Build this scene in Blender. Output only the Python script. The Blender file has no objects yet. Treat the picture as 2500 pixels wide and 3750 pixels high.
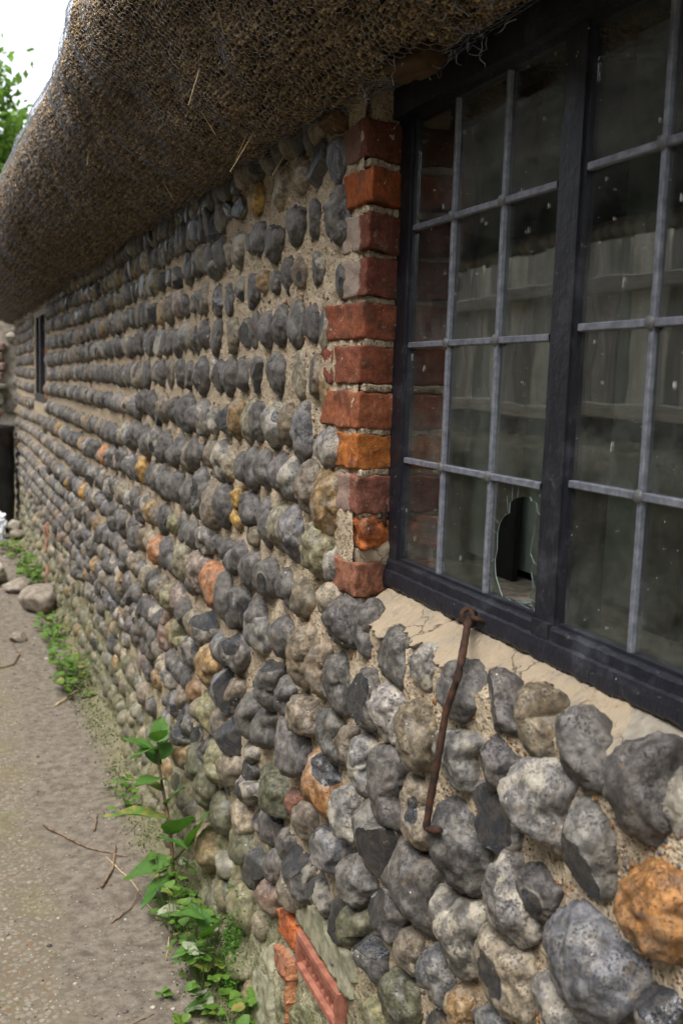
import bpy, bmesh, math, random
import numpy as np
from mathutils import Vector, Matrix

# ------------------------------------------------------------------ camera, light, exposure
scene = bpy.context.scene
COL = scene.collection
cam_data = bpy.data.cameras.new("camera")
cam = bpy.data.objects.new("camera", cam_data)
COL.objects.link(cam)
EYE = 1.47
_yaw, _pitch, _roll = math.radians(21.86), math.radians(7.35), math.radians(-1.757)
_f = Vector((math.sin(_yaw) * math.cos(_pitch), math.cos(_yaw) * math.cos(_pitch), -math.sin(_pitch)))
_r = Vector((math.cos(_yaw), -math.sin(_yaw), 0))
_u = _r.cross(_f)
_c, _s = math.cos(_roll), math.sin(_roll)
_r, _u = _r * _c - _u * _s, _u * _c + _r * _s
M = Matrix((_r, _u, -_f)).transposed().to_4x4()
M.translation = (0, 0, EYE)
cam.matrix_world = M
cam_data.sensor_fit = 'VERTICAL'
cam_data.sensor_height = 36.0
cam_data.sensor_width = 24.0
cam_data.lens = 35.0
cam_data.clip_start = 0.02
cam_data.clip_end = 400
cam_data.dof.use_dof = True
cam_data.dof.focus_distance = 1.75
cam_data.dof.aperture_fstop = 7.0
scene.camera = cam

world = bpy.data.worlds.new("World")
scene.world = world
world.use_nodes = True
wn = world.node_tree
wn.nodes.clear()
SUN_EL, SUN_ROT = 62.0, 232.0
sky_n = wn.nodes.new("ShaderNodeTexSky")
sky_n.sky_type = 'NISHITA'
sky_n.sun_disc = False
sky_n.sun_elevation = math.radians(SUN_EL)
sky_n.sun_rotation = math.radians(SUN_ROT)
sky_n.dust_density = 4.0
sky_n.air_density = 1.2
hs = wn.nodes.new("ShaderNodeHueSaturation")
hs.inputs["Saturation"].default_value = 0.32     # overcast: the blue is nearly gone
bg = wn.nodes.new("ShaderNodeBackground")
bg.inputs["Strength"].default_value = 0.15
wo = wn.nodes.new("ShaderNodeOutputWorld")
wn.links.new(sky_n.outputs["Color"], hs.inputs["Color"])
wn.links.new(hs.outputs["Color"], bg.inputs["Color"])
wn.links.new(bg.outputs["Background"], wo.inputs["Surface"])

sun_d = bpy.data.lights.new("sun", 'SUN')
sun_d.energy = 0.9
sun_d.angle = math.radians(40)
sun_d.color = (1.0, 0.97, 0.93)
sun = bpy.data.objects.new("sun", sun_d)
COL.objects.link(sun)
_el, _az = math.radians(SUN_EL), math.radians(SUN_ROT)
_sd = Vector((math.sin(_az) * math.cos(_el), math.cos(_az) * math.cos(_el), math.sin(_el)))
sun.rotation_euler = _sd.to_track_quat('Z', 'Y').to_euler()

scene.view_settings.view_transform = 'Standard'
scene.view_settings.look = 'None'
scene.view_settings.gamma = 1
scene.view_settings.exposure = 1.62
scene.cycles.max_bounces = 8
scene.cycles.transparent_max_bounces = 24

rng = np.random.default_rng(11)
random.seed(11)
WX = 0.667                 # wall face

# ------------------------------------------------------------------ numeric helpers
_perm = np.random.default_rng(3).permutation(256)
_perm = np.concatenate([_perm, _perm, _perm])
_grad = np.random.default_rng(4).normal(size=(256, 3))
_grad /= np.linalg.norm(_grad, axis=1)[:, None]

def noise3(p):
    p = np.asarray(p, float)
    i = np.floor(p).astype(int)
    f = p - i
    i &= 255
    w = f * f * f * (f * (f * 6 - 15) + 10)
    out = 0
    for dx in (0, 1):
        for dy in (0, 1):
            for dz in (0, 1):
                h = _perm[_perm[_perm[(i[:, 0] + dx) & 255] + ((i[:, 1] + dy) & 255)] + ((i[:, 2] + dz) & 255)]
                g = _grad[h]
                d = f - np.array([dx, dy, dz])
                wt = (w[:, 0] if dx else 1 - w[:, 0]) * (w[:, 1] if dy else 1 - w[:, 1]) * (w[:, 2] if dz else 1 - w[:, 2])
                out = out + wt * (g * d).sum(1)
    return out * 1.6

def fbm(p, oct=3, gain=.5):
    p = np.asarray(p, float)
    s, a = 0, 1.0
    for k in range(oct):
        s = s + a * noise3(p * 2 ** k + 17.3 * k)
        a *= gain
    return s

_ico = {}
def ico(n):
    if n not in _ico:
        bm = bmesh.new()
        bmesh.ops.create_icosphere(bm, subdivisions=n, radius=1)
        bm.verts.index_update()
        V = np.array([v.co for v in bm.verts])
        F = np.array([[v.index for v in f.verts] for f in bm.faces])
        bm.free()
        _ico[n] = (V, F)
    return _ico[n]

def mesh_np(name, V, F, mat=None, smooth=True, attrs=None, mats=None, midx=None):
    """V (n,3); F an (m,k) array or a list of such arrays."""
    Fs = F if isinstance(F, list) else [F]
    Fs = [np.asarray(f, np.int32) for f in Fs if len(f)]
    me = bpy.data.meshes.new(name)
    me.vertices.add(len(V))
    me.vertices.foreach_set("co", np.asarray(V, np.float32).ravel())
    loops = np.concatenate([f.ravel() for f in Fs])
    tot = np.concatenate([np.full(len(f), f.shape[1], np.int32) for f in Fs])
    start = np.concatenate([[0], np.cumsum(tot)[:-1]]).astype(np.int32)
    me.loops.add(len(loops))
    me.loops.foreach_set("vertex_index", loops)
    me.polygons.add(len(tot))
    me.polygons.foreach_set("loop_start", start)
    me.polygons.foreach_set("loop_total", tot)
    me.polygons.foreach_set("use_smooth", np.full(len(tot), bool(smooth)))
    for m in (mats or ([mat] if mat else [])):
        me.materials.append(m)
    if midx is not None:
        me.polygons.foreach_set("material_index", np.asarray(midx, np.int32))
    for k, a in (attrs or {}).items():
        a = np.asarray(a, np.float32)
        if a.ndim == 1:
            at = me.attributes.new(k, 'FLOAT', 'POINT')
            at.data.foreach_set("value", a)
        else:
            at = me.attributes.new(k, 'FLOAT_COLOR', 'POINT')
            if a.shape[1] == 3:
                a = np.concatenate([a, np.ones((len(a), 1), np.float32)], 1)
            at.data.foreach_set("color", a.ravel())
    me.update(calc_edges=True)
    return me

def link(name, me, parent=None, loc=(0, 0, 0), rotz=0.0, color=None, kind=None):
    o = bpy.data.objects.new(name, me)
    COL.objects.link(o)
    o.location = loc
    o.rotation_euler = (0, 0, rotz)
    if parent is not None:
        o.parent = parent
    if color is not None:
        o.color = color
    if kind:
        o["kind"] = kind
    return o

def thing(name, label, cat, loc=(0, 0, 0), group=None, me=None):
    o = bpy.data.objects.new(name, me)
    COL.objects.link(o)
    o.location = loc
    o["label"] = label
    o["category"] = cat
    if group:
        o["group"] = group
    return o

class MB:
    """collects simple solids into one mesh"""
    def __init__(s): s.V, s.Q, s.T, s.n = [], [], [], 0
    def add(s, V, F):
        V = np.asarray(V, float); F = np.asarray(F)
        (s.Q if F.shape[1] == 4 else s.T).append(F + s.n)
        s.V.append(V); s.n += len(V)
        return s
    def box(s, lo, hi):
        (x0, y0, z0), (x1, y1, z1) = lo, hi
        V = [(x0, y0, z0), (x1, y0, z0), (x1, y1, z0), (x0, y1, z0), (x0, y0, z1), (x1, y0, z1), (x1, y1, z1), (x0, y1, z1)]
        return s.add(V, [(0, 3, 2, 1), (4, 5, 6, 7), (0, 1, 5, 4), (1, 2, 6, 5), (2, 3, 7, 6), (3, 0, 4, 7)])
    def tube(s, pts, rad, n=6, cap=True):
        pts = np.asarray(pts, float)
        rad = np.broadcast_to(np.asarray(rad, float), (len(pts),))
        t = np.gradient(pts, axis=0)
        t /= np.linalg.norm(t, axis=1)[:, None] + 1e-12
        ref = np.array([0.31, 0.2, 0.93])
        rings = []
        for p, d, r in zip(pts, t, rad):
            a = np.cross(d, ref); a /= np.linalg.norm(a) + 1e-9
            b = np.cross(d, a)
            th = np.arange(n) / n * 2 * math.pi
            rings.append(p + r * (np.cos(th)[:, None] * a + np.sin(th)[:, None] * b))
        V = np.concatenate(rings)
        F = []
        for i in range(len(pts) - 1):
            for j in range(n):
                k = (j + 1) % n
                F.append((i * n + j, i * n + k, (i + 1) * n + k, (i + 1) * n + j))
        base = s.n
        s.add(V, F)
        if cap:
            m = len(pts) - 1
            s.add([pts[0], pts[-1]], [(0, 0, 0)][:0] or np.zeros((0, 3), int))
            c0, c1 = s.n - 2, s.n - 1
            T = []
            for j in range(n):
                k = (j + 1) % n
                T.append((c0, base + k, base + j))
                T.append((c1, base + m * n + j, base + m * n + k))
            s.T.append(np.array(T))
        return s
    def mesh(s, name, mat, smooth=False, attrs=None):
        Fs = []
        if s.Q: Fs.append(np.concatenate(s.Q))
        if s.T: Fs.append(np.concatenate(s.T))
        return mesh_np(name, np.concatenate(s.V), Fs, mat, smooth, attrs)

def round_box(name, size, mat, r=.006, amp=.003, freq=25, seed=0, cuts=5, smooth=True):
    """box with worn rounded edges and an uneven surface, centred on its own origin"""
    bm = bmesh.new()
    bmesh.ops.create_cube(bm, size=2)
    bmesh.ops.subdivide_edges(bm, edges=bm.edges[:], cuts=cuts, use_grid_fill=True)
    V = np.array([v.co for v in bm.verts]); 
    bm.verts.index_update()
    F = np.array([[v.index for v in f.verts] for f in bm.faces])
    bm.free()
    h = np.array(size) / 2
    V = np.sign(V) * (1 - (1 - np.abs(V)) ** 1.35)          # finer towards the edges
    P = V * h
    core = np.clip(P, -(h - r), h - r)
    d = P - core
    L = np.linalg.norm(d, axis=1)
    m = L > 1e-9
    P[m] = core[m] + d[m] / L[m][:, None] * r
    nrm = P / h
    nrm /= np.linalg.norm(nrm, axis=1)[:, None]
    P += nrm * (fbm(P * freq + seed * 7.7, 3) * amp)[:, None]
    return mesh_np(name, P, F, mat, smooth)

# ------------------------------------------------------------------ material helpers
class Mat:
    def __init__(s, name):
        s.m = bpy.data.materials.new(name)
        s.m.use_nodes = True
        s.t = s.m.node_tree
        s.t.nodes.clear()
        s.out = s.t.nodes.new("ShaderNodeOutputMaterial")
    def n(s, typ, props=None, **ins):
        nd = s.t.nodes.new("ShaderNode" + typ)
        for k, v in (props or {}).items(): setattr(nd, k, v)
        for k, v in ins.items():
            s.set(nd, k.replace("_", " "), v)
        return nd
    def set(s, nd, key, v):
        sock = nd.inputs[int(key)] if key.isdigit() else nd.inputs[key]
        if isinstance(v, bpy.types.NodeSocket): s.t.links.new(v, sock)
        elif isinstance(v, (tuple, list)) and len(v) == 3 and sock.type == 'RGBA': sock.default_value = (*v, 1)
        else: sock.default_value = v
    def noise(s, vec, scale, detail=3, rough=.55, dist=0.0):
        nd = s.n("TexNoise", Scale=scale, Detail=detail, Roughness=rough, Distortion=dist)
        s.set(nd, "Vector", vec)
        return nd.outputs["Fac"]
    def voro(s, vec, scale, feature='F1', out="Distance"):
        nd = s.n("TexVoronoi", {"feature": feature}, Scale=scale)
        s.set(nd, "Vector", vec)
        return nd.outputs[out]
    def step(s, fac, a, b, lo=0.0, hi=1.0):
        nd = s.n("MapRange", {"interpolation_type": 'SMOOTHSTEP'})
        for k, v in zip(("Value", "From Min", "From Max", "To Min", "To Max"), (fac, a, b, lo, hi)): s.set(nd, k, v)
        return nd.outputs["Result"]
    def math(s, op, a, b=0.0):
        nd = s.n("Math", {"operation": op})
        s.set(nd, "0", a); s.set(nd, "1", b)
        return nd.outputs[0]
    def mix(s, fac, a, b, blend='MIX'):
        nd = s.n("MixRGB", {"blend_type": blend})
        s.set(nd, "Fac", fac); s.set(nd, "Color1", a); s.set(nd, "Color2", b)
        return nd.outputs[0]
    def bump(s, h, strength, dist, normal=None):
        nd = s.n("Bump", Strength=strength, Distance=dist, Height=h)
        if normal: s.set(nd, "Normal", normal)
        return nd.outputs[0]
    def bsdf(s, color, rough=.7, normal=None, spec=.3, metal=0.0, **kw):
        nd = s.n("BsdfPrincipled", Base_Color=color, Roughness=rough, Metallic=metal)
        nd.inputs["Specular IOR Level"].default_value = spec
        if normal: s.set(nd, "Normal", normal)
        for k, v in kw.items(): s.set(nd, k.replace("_", " "), v)
        return nd.outputs[0]
    def done(s, shader):
        s.t.links.new(shader, s.out.inputs["Surface"])
        return s.m
    def objcoord(s, rnd=True):
        tc = s.n("TexCoord").outputs["Object"]
        if not rnd: return tc
        r = s.n("ObjectInfo").outputs["Random"]
        v = s.n("CombineXYZ")
        s.set(v, "X", s.math('MULTIPLY', r, 37.0)); s.set(v, "Y", s.math('MULTIPLY', r, 91.0)); s.set(v, "Z", s.math('MULTIPLY', r, 53.0))
        nd = s.n("VectorMath", {"operation": 'ADD'})
        s.set(nd, "0", tc); s.set(nd, "1", v.outputs[0])
        return nd.outputs[0]
    def pos(s): return s.n("NewGeometry").outputs["Position"]
    def posz(s):
        nd = s.n("SeparateXYZ"); s.set(nd, "0", s.pos())
        return nd.outputs["Z"]
    def posx(s):
        nd = s.n("SeparateXYZ"); s.set(nd, "0", s.pos())
        return nd.outputs["X"]

def flint_material(joined):
    s = Mat("flint_joined" if joined else "flint")
    if joined:
        v = s.pos()
        at = s.n("Attribute", {"attribute_name": "col"})
        col, alpha, rnd = at.outputs["Color"], at.outputs["Alpha"], 0.4
    else:
        v = s.objcoord()
        oi = s.n("ObjectInfo")
        col, alpha, rnd = oi.outputs["Color"], oi.outputs["Alpha"], oi.outputs["Random"]
    fr = s.n("Attribute", {"attribute_name": "fr"}).outputs["Fac"]
    big, mid, fine = s.noise(v, 22, 4, .6), s.noise(v, 65, 4, .65), s.noise(v, 260, 3, .7)
    c = s.mix(s.step(mid, .35, .7), s.mix(1, col, (.45, .44, .44), 'MULTIPLY'), s.mix(1, col, (1.45, 1.42, 1.38), 'MULTIPLY'))
    # pale chalky cortex remains, only on stones that have them (alpha)
    patch = s.math('MULTIPLY', s.step(big, .50, .58), alpha)
    c = s.mix(patch, c, s.mix(mid, (.24, .21, .155), (.46, .42, .34)))
    # blue-grey bloom and rust stain
    bloom = s.step(s.noise(v, 34, 3, .6), .56, .72, 0, .38)
    c = s.mix(bloom, c, (.27, .265, .26))
    rust = s.step(s.noise(v, 27, 4, .7, 1.0), .60, .70, 0, .55)
    c = s.mix(s.math('MULTIPLY', rust, .6), c, (.24, .14, .05))
    # dark pits
    pit = s.step(s.noise(v, 330, 3, .75), .34, .46, 1, 0)
    pitm = s.math('MULTIPLY', pit, s.step(s.noise(v, 28, 3), .36, .62, .08, .92))
    c = s.mix(pitm, c, (.035, .036, .04))
    # fractured faces: dark glass with brown and pale banding
    band = s.noise(v, 30, 4, .6, 2.0)
    fc = s.mix(s.step(band, .42, .62), (.028, .030, .036), (.065, .058, .050))
    fc = s.mix(s.step(band, .68, .75), fc, (.34, .30, .24))
    fe = s.step(s.math('ADD', fr, s.math('MULTIPLY', s.math('SUBTRACT', mid, .5), .35)), .45, .55)
    rind = s.math('MULTIPLY', s.step(fr, .15, .40), s.math('SUBTRACT', 1.0, fe))
    c = s.mix(s.math('MULTIPLY', rind, s.step(s.noise(v, 18, 2), .5, .65, 0, .5)), c, (.36, .33, .26))
    c = s.mix(fe, c, fc)
    # bird-lime and paint flecks
    fl = s.step(s.voro(v, 38), .05, .075, 1, 0)
    c = s.mix(s.math('MULTIPLY', fl, s.step(s.noise(v, 9), .56, .6)), c, (.6, .6, .58))
    # moss and earth near the ground
    z = s.posz()
    ms = s.math('ADD', z, s.math('MULTIPLY', s.math('SUBTRACT', s.noise(s.pos(), 7, 4, .65), .5), .9))
    c = s.mix(s.step(ms, .02, .50, .75, 0), c, s.mix(mid, (.075, .080, .032), (.23, .205, .12)))
    h = s.math('ADD', s.math('MULTIPLY', pitm, -1.0), s.math('MULTIPLY', mid, .7))
    nr = s.bump(h, .85, .0038)
    nr = s.bump(s.noise(v, 520, 2, .7), .35, .0008, nr)
    ro = s.mix(fe, s.mix(mid, (.46,) * 3, (.72,) * 3), (.24,) * 3)
    return s.done(s.bsdf(c, ro, nr, .5))

def mortar_material(name="lime_mortar", smooth_c=False):
    s = Mat(name)
    p = s.pos()
    n1, n2 = s.noise(p, 9, 4, .6), s.noise(p, 70, 4, .7)
    if smooth_c:
        c = s.mix(n1, (.28, .22, .15), (.36, .295, .21))
        c = s.mix(s.step(n2, .50, .72, 0, .6), c, (.24, .19, .13))
        c = s.mix(s.step(s.noise(p, 20, 4, .7), .50, .64, 0, .55), c, (.22, .20, .165))
        ck = s.n('TexVoronoi', {'feature': 'DISTANCE_TO_EDGE'}, Scale=11.0); s.set(ck, 'Vector', s.n('VectorMath', {'operation': 'ADD'}).outputs[0])
        vm = ck.inputs['Vector'].links[0].from_node; s.set(vm, '0', p); nz = s.n('TexNoise', Scale=30.0, Detail=4.0); s.set(nz, 'Vector', p)
        sc_ = s.n('VectorMath', {'operation': 'SCALE'}); s.set(sc_, '0', nz.outputs['Color']); sc_.inputs['Scale'].default_value = .06; s.set(vm, '1', sc_.outputs[0])
        crk = s.math('MULTIPLY', s.step(ck.outputs['Distance'], .006, .022, 1, 0), s.step(s.noise(p, 7, 2), .48, .56))
        c = s.mix(s.math('MULTIPLY', crk, .8), c, (.07, .055, .04))
        grit = s.step(s.voro(p, 190), .12, .2, 1, 0)
        gsel = s.step(s.noise(p, 55, 2), .58, .66)
    else:
        c = s.mix(n1, (.42, .33, .215), (.58, .475, .345))
        c = s.mix(s.step(n2, .45, .75, 0, .55), c, (.62, .54, .42))
        grit = s.step(s.voro(p, 170), .26, .38, 1, 0)
        gsel = s.step(s.noise(p, 85, 3), .44, .54)
    gc = s.n("TexVoronoi", Scale=170.0); s.set(gc, "Vector", p)
    sep = s.n("SeparateColor"); s.set(sep, "0", gc.outputs["Color"])
    gcol = s.mix(s.step(sep.outputs[0], .2, .8), (.20, .10, .045), (.42, .33, .22))
    c = s.mix(s.math('MULTIPLY', grit, gsel), c, gcol)
    hol = s.step(s.noise(p, 130, 3, .7), .26, .40, 1, 0)
    if not smooth_c:
        c = s.mix(s.math('MULTIPLY', hol, .8), c, (.10, .07, .04))
    z = s.posz()
    ms = s.math('ADD', z, s.math('MULTIPLY', s.math('SUBTRACT', s.noise(p, 8, 4, .65), .5), .75))
    mossc = s.mix(s.step(s.noise(p, 40, 4, .7), .35, .65), (.085, .10, .035), (.30, .29, .19))
    c = s.mix(s.step(ms, .18, .62, .92, 0), c, mossc)
    h = s.math('ADD', s.math('MULTIPLY', n2, 1.2), s.math('SUBTRACT', s.math('MULTIPLY', s.math('MULTIPLY', grit, gsel), .5), s.math('MULTIPLY', hol, .9)))
    nr = s.bump(h, 1.0 if not smooth_c else .6, .010 if not smooth_c else .004)
    nr = s.bump(s.noise(p, 620, 2, .8), .5 if not smooth_c else .3, .0012, nr)
    return s.done(s.bsdf(c, .92, nr, .15))

def simple(name, c1, c2, scale=30, rough=.7, bump=.3, bdist=.002, spec=.3, metal=0.0, obj=True, detail=4):
    s = Mat(name)
    v = s.objcoord() if obj else s.pos()
    n = s.noise(v, scale, detail, .65)
    c = s.mix(s.step(n, .3, .7), c1, c2)
    nr = s.bump(s.noise(v, scale * 3, 4, .7), bump, bdist)
    return s.done(s.bsdf(c, rough, nr, spec, metal))

def brick_material():
    s = Mat("brick_clay")
    v = s.objcoord()
    oi = s.n("ObjectInfo")
    n = s.noise(v, 24, 4, .65); n2 = s.noise(v, 95, 4, .7)
    c = s.mix(s.step(n2, .3, .7), s.mix(1, oi.outputs["Color"], (.72, .66, .62), 'MULTIPLY'), s.mix(1, oi.outputs["Color"], (1.25, 1.22, 1.2), 'MULTIPLY'))
    # soot-darkened skin broken away in places
    c = s.mix(s.step(n, .48, .60, 0, .75), c, (.11, .05, .034))
    c = s.mix(s.step(s.noise(v, 48, 4, .75), .58, .68, 0, .5), c, (.40, .24, .14))
    # worn paint / limewash remains
    tcn = s.n("TexCoord"); sp = s.n("SeparateXYZ"); s.set(sp, "0", tcn.outputs["Object"])
    yy = s.math('ADD', sp.outputs["Y"], s.math('MULTIPLY', s.math('SUBTRACT', s.noise(v, 26, 4, .6, .4), .5), .07))
    pm = s.math('MULTIPLY', s.step(yy, -.022, -.016), oi.outputs["Alpha"])
    pm = s.math('MULTIPLY', pm, s.step(sp.outputs["X"], -.02, .0, 1, 0))
    c = s.mix(pm, c, s.mix(n2, (.25, .19, .15), (.36, .29, .24)))
    dr = s.step(s.noise(v, 60, 2, .5, 1.5), .70, .74)
    c = s.mix(s.math('MULTIPLY', dr, .7), c, (.52, .47, .42))
    h = s.math('ADD', n2, s.math('MULTIPLY', s.step(s.voro(v, 130), .1, .22), .35))
    nr = s.bump(h, .9, .004)
    return s.done(s.bsdf(c, .88, nr, .15))

def paint_material():
    s = Mat("black_paint")
    p = s.pos()
    n = s.noise(p, 40, 5, .7); g = s.noise(p, 12, 3)
    c = s.mix(n, (.006, .0065, .010), (.020, .021, .029))
    chip = s.step(s.noise(p, 75, 4, .65, .8), .655, .70)
    c = s.mix(s.math('MULTIPLY', chip, .6), c, (.16, .145, .125))
    wear = s.step(s.noise(p, 16, 4, .7), .50, .72, 0, .6)
    c = s.mix(wear, c, (.065, .068, .08))
    dr = s.step(s.voro(p, 55), .045, .07, 1, 0)
    c = s.mix(s.math('MULTIPLY', dr, s.step(g, .52, .6)), c, (.55, .55, .54))
    mp = s.n("Mapping"); s.set(mp, "Vector", p); mp.inputs["Scale"].default_value = (60, 60, 4)
    nr = s.bump(s.noise(mp.outputs[0], 1.0, 4, .6), .35, .003)
    nr = s.bump(n, .7, .003, nr)
    return s.done(s.bsdf(c, s.mix(n, (.30,) * 3, (.60,) * 3), nr, .42))

def glass_material():
    s = Mat("old_glass")
    p = s.pos()
    wav = s.bump(s.noise(p, 5.5, 2, .5), .03, .02)
    gl = s.n("BsdfGlossy", Color=(1, 1, 1), Roughness=.015); s.set(gl, "Normal", wav)
    tr = s.n("BsdfTransparent", Color=(.84, .88, .86))
    geo = s.n("NewGeometry")
    dt = s.n("VectorMath", {"operation": 'DOT_PRODUCT'}); s.set(dt, "0", geo.outputs["Incoming"]); s.set(dt, "1", geo.outputs["Normal"])
    cs = s.math('SUBTRACT', 1.0, s.math('ABSOLUTE', dt.outputs["Value"]))
    fres = s.math('ADD', .17, s.math('MULTIPLY', .83, s.math('POWER', cs, 5.0)))       # the same from either face of the thin pane
    mx = s.n("MixShader"); s.set(mx, "Fac", fres)
    s.t.links.new(tr.outputs[0], mx.inputs[1]); s.t.links.new(gl.outputs[0], mx.inputs[2])
    # dust film, heavier in the low corners, with spatter and bird-lime streaks
    v = s.objcoord()
    d1 = s.noise(v, 14, 4, .7); d2 = s.noise(v, 210, 3, .8)
    sep = s.n("SeparateXYZ"); tc = s.n("TexCoord"); s.set(sep, "0", tc.outputs["Generated"])
    low = s.step(sep.outputs["Z"], 0, .8, 1, .3)
    dust = s.math('MULTIPLY', s.math('MULTIPLY', s.step(d1, .30, .75, .03, .42), s.step(d2, .35, .7, .35, 1)), low)
    lim = s.step(s.voro(v, 75), .05, .08, 1, 0)
    lim = s.math('MULTIPLY', lim, s.step(s.noise(v, 14, 2), .5, .6))
    mp = s.n("Mapping"); s.set(mp, "Vector", v); mp.inputs["Scale"].default_value = (1, 150, 42)
    lim2 = s.step(s.noise(mp.outputs[0], 1.0, 2, .5), .735, .755)
    fac = s.math('MAXIMUM', dust, s.math('MULTIPLY', s.math('MAXIMUM', lim, lim2), .8))
    dc = s.mix(s.math('MAXIMUM', lim, lim2), (.19, .195, .18), (.6, .6, .58))
    df = s.n("BsdfDiffuse"); s.set(df, "Color", dc)
    m2 = s.n("MixShader"); s.set(m2, "Fac", fac)
    s.t.links.new(mx.outputs[0], m2.inputs[1]); s.t.links.new(df.outputs[0], m2.inputs[2])
    return s.done(m2.outputs[0])

def attr_material(name, rough=.75, spec=.25, bump=0.0, translucent=0.0):
    s = Mat(name)
    at = s.n("Attribute", {"attribute_name": "col"})
    c = at.outputs["Color"]
    p = s.pos()
    c = s.mix(s.noise(p, 160, 2), s.mix(1, c, (.75, .75, .75), 'MULTIPLY'), s.mix(1, c, (1.2, 1.2, 1.2), 'MULTIPLY'))
    nr = s.bump(s.noise(p, 300, 2), bump, .001) if bump else None
    b = s.bsdf(c, rough, nr, spec)
    if translucent:
        tl = s.n("BsdfTranslucent"); s.set(tl, "Color", c)
        mx = s.n("MixShader", Fac=translucent)
        s.t.links.new(b, mx.inputs[1]); s.t.links.new(tl.outputs[0], mx.inputs[2])
        b = mx.outputs[0]
    return s.done(b)

def leaf_material(name, c1, c2, mined=0.0):
    s = Mat(name)
    v = s.objcoord()
    oi = s.n("ObjectInfo")
    n = s.noise(v, 60, 3)
    c = s.mix(n, c1, c2)
    c = s.mix(s.math('MULTIPLY', s.step(oi.outputs['Random'], .80, .95), s.step(s.noise(v, 40, 3), .45, .6)), c, (.22, .19, .06))
    c = s.mix(s.step(s.noise(v, 110, 2), .64, .70), c, (.10, .075, .03))
    c = s.mix(1, c, s.mix(oi.outputs["Random"], (.75, .85, .8), (1.2, 1.1, 1.0)), 'MULTIPLY')
    if mined:
        t = s.step(s.voro(v, 190, 'DISTANCE_TO_EDGE'), .02, .06, 1, 0)
        c = s.mix(s.math('MULTIPLY', s.step(s.noise(v, 35, 2), .42, .55), mined), c, s.mix(t, (.30, .32, .22), (.46, .47, .38)))
    nr = s.bump(s.noise(v, 150, 3), .3, .001)
    b = s.bsdf(c, .5, nr, .35)
    tl = s.n("BsdfTranslucent"); s.set(tl, "Color", s.mix(1, c, (1.3, 1.5, .6), 'MULTIPLY'))
    mx = s.n("MixShader", Fac=.28)
    s.t.links.new(b, mx.inputs[1]); s.t.links.new(tl.outputs[0], mx.inputs[2])
    return s.done(mx.outputs[0])

def ground_material():
    s = Mat("path_earth")
    p = s.pos()
    n1, n2, n3 = s.noise(p, 3.0, 5, .6), s.noise(p, 28, 5, .7), s.noise(p, 140, 4, .75)
    earth = s.mix(s.step(n2, .3, .7), (.10, .083, .064), (.20, .172, .138))
    earth = s.mix(s.step(n3, .28, .42, .7, 0), earth, (.07, .055, .042))
    earth = s.mix(s.step(n1, .55, .75, 0, .7), earth, (.24, .21, .165))
    vo = s.n("TexVoronoi", Scale=75.0); s.set(vo, "Vector", p)
    sp = s.n("SeparateColor"); s.set(sp, "0", vo.outputs["Color"])
    agg = s.mix(sp.outputs[0], (.14, .12, .09), (.235, .205, .16))
    agg = s.mix(s.step(sp.outputs[1], .84, .94), agg, (.26, .235, .19))
    agg = s.mix(s.step(sp.outputs[2], .80, .9), agg, (.17, .115, .07))
    agg = s.mix(s.step(vo.outputs["Distance"], .40, .62), agg, (.15, .125, .09))
    mossn = s.step(s.noise(p, 4.2, 4, .65), .48, .66, 0, .38)
    agg = s.mix(mossn, agg, s.mix(n2, (.09, .10, .03), (.20, .19, .08)))
    x = s.math('ADD', s.posx(), s.math('MULTIPLY', s.math('SUBTRACT', s.noise(p, 2.4, 4, .6), .5), .30))
    c = s.mix(s.step(x, .20, .33), agg, earth)
    edge = s.step(s.math('ADD', s.posx(), s.math('MULTIPLY', s.math('SUBTRACT', s.noise(p, 6, 4, .65), .5), .25)), .50, .62)
    c = s.mix(s.math('MULTIPLY', edge, .5), c, s.mix(n2, (.10, .115, .035), (.24, .22, .11)))
    spk = s.step(s.voro(p, 210), .10, .17, 1, 0)
    c = s.mix(s.math('MULTIPLY', spk, s.step(s.noise(p, 60, 2), .50, .62)), c, (.34, .31, .26))
    h = s.math('ADD', n2, s.math('ADD', s.math('MULTIPLY', n3, .7), s.math('MULTIPLY', vo.outputs["Distance"], -.4)))
    nr = s.bump(h, .7, .007)
    nr = s.bump(s.noise(p, 420, 2, .8), .4, .0015, nr)
    return s.done(s.bsdf(c, .93, nr, .15))

def wood_material(name, c1, c2, axis=2, rough=.8):
    s = Mat(name)
    v = s.objcoord()
    mp = s.n("Mapping"); s.set(mp, "Vector", v)
    sc = [70, 70, 70]; sc[axis] = 4
    mp.inputs["Scale"].default_value = sc
    n = s.noise(mp.outputs[0], 1.0, 5, .65, .3)
    c = s.mix(s.step(n, .3, .7), c1, c2)
    ob = s.n('ObjectInfo').outputs['Random']
    c = s.mix(1, c, s.mix(ob, (.45, .45, .45), (1.2, 1.18, 1.12)), 'MULTIPLY')
    c = s.mix(s.step(s.noise(v, 9, 4, .65), .5, .7, 0, .5), c, s.mix(1, c1, (.6, .75, .5), 'MULTIPLY'))
    nr = s.bump(n, .6, .003)
    return s.done(s.bsdf(c, rough, nr, .2))

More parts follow.
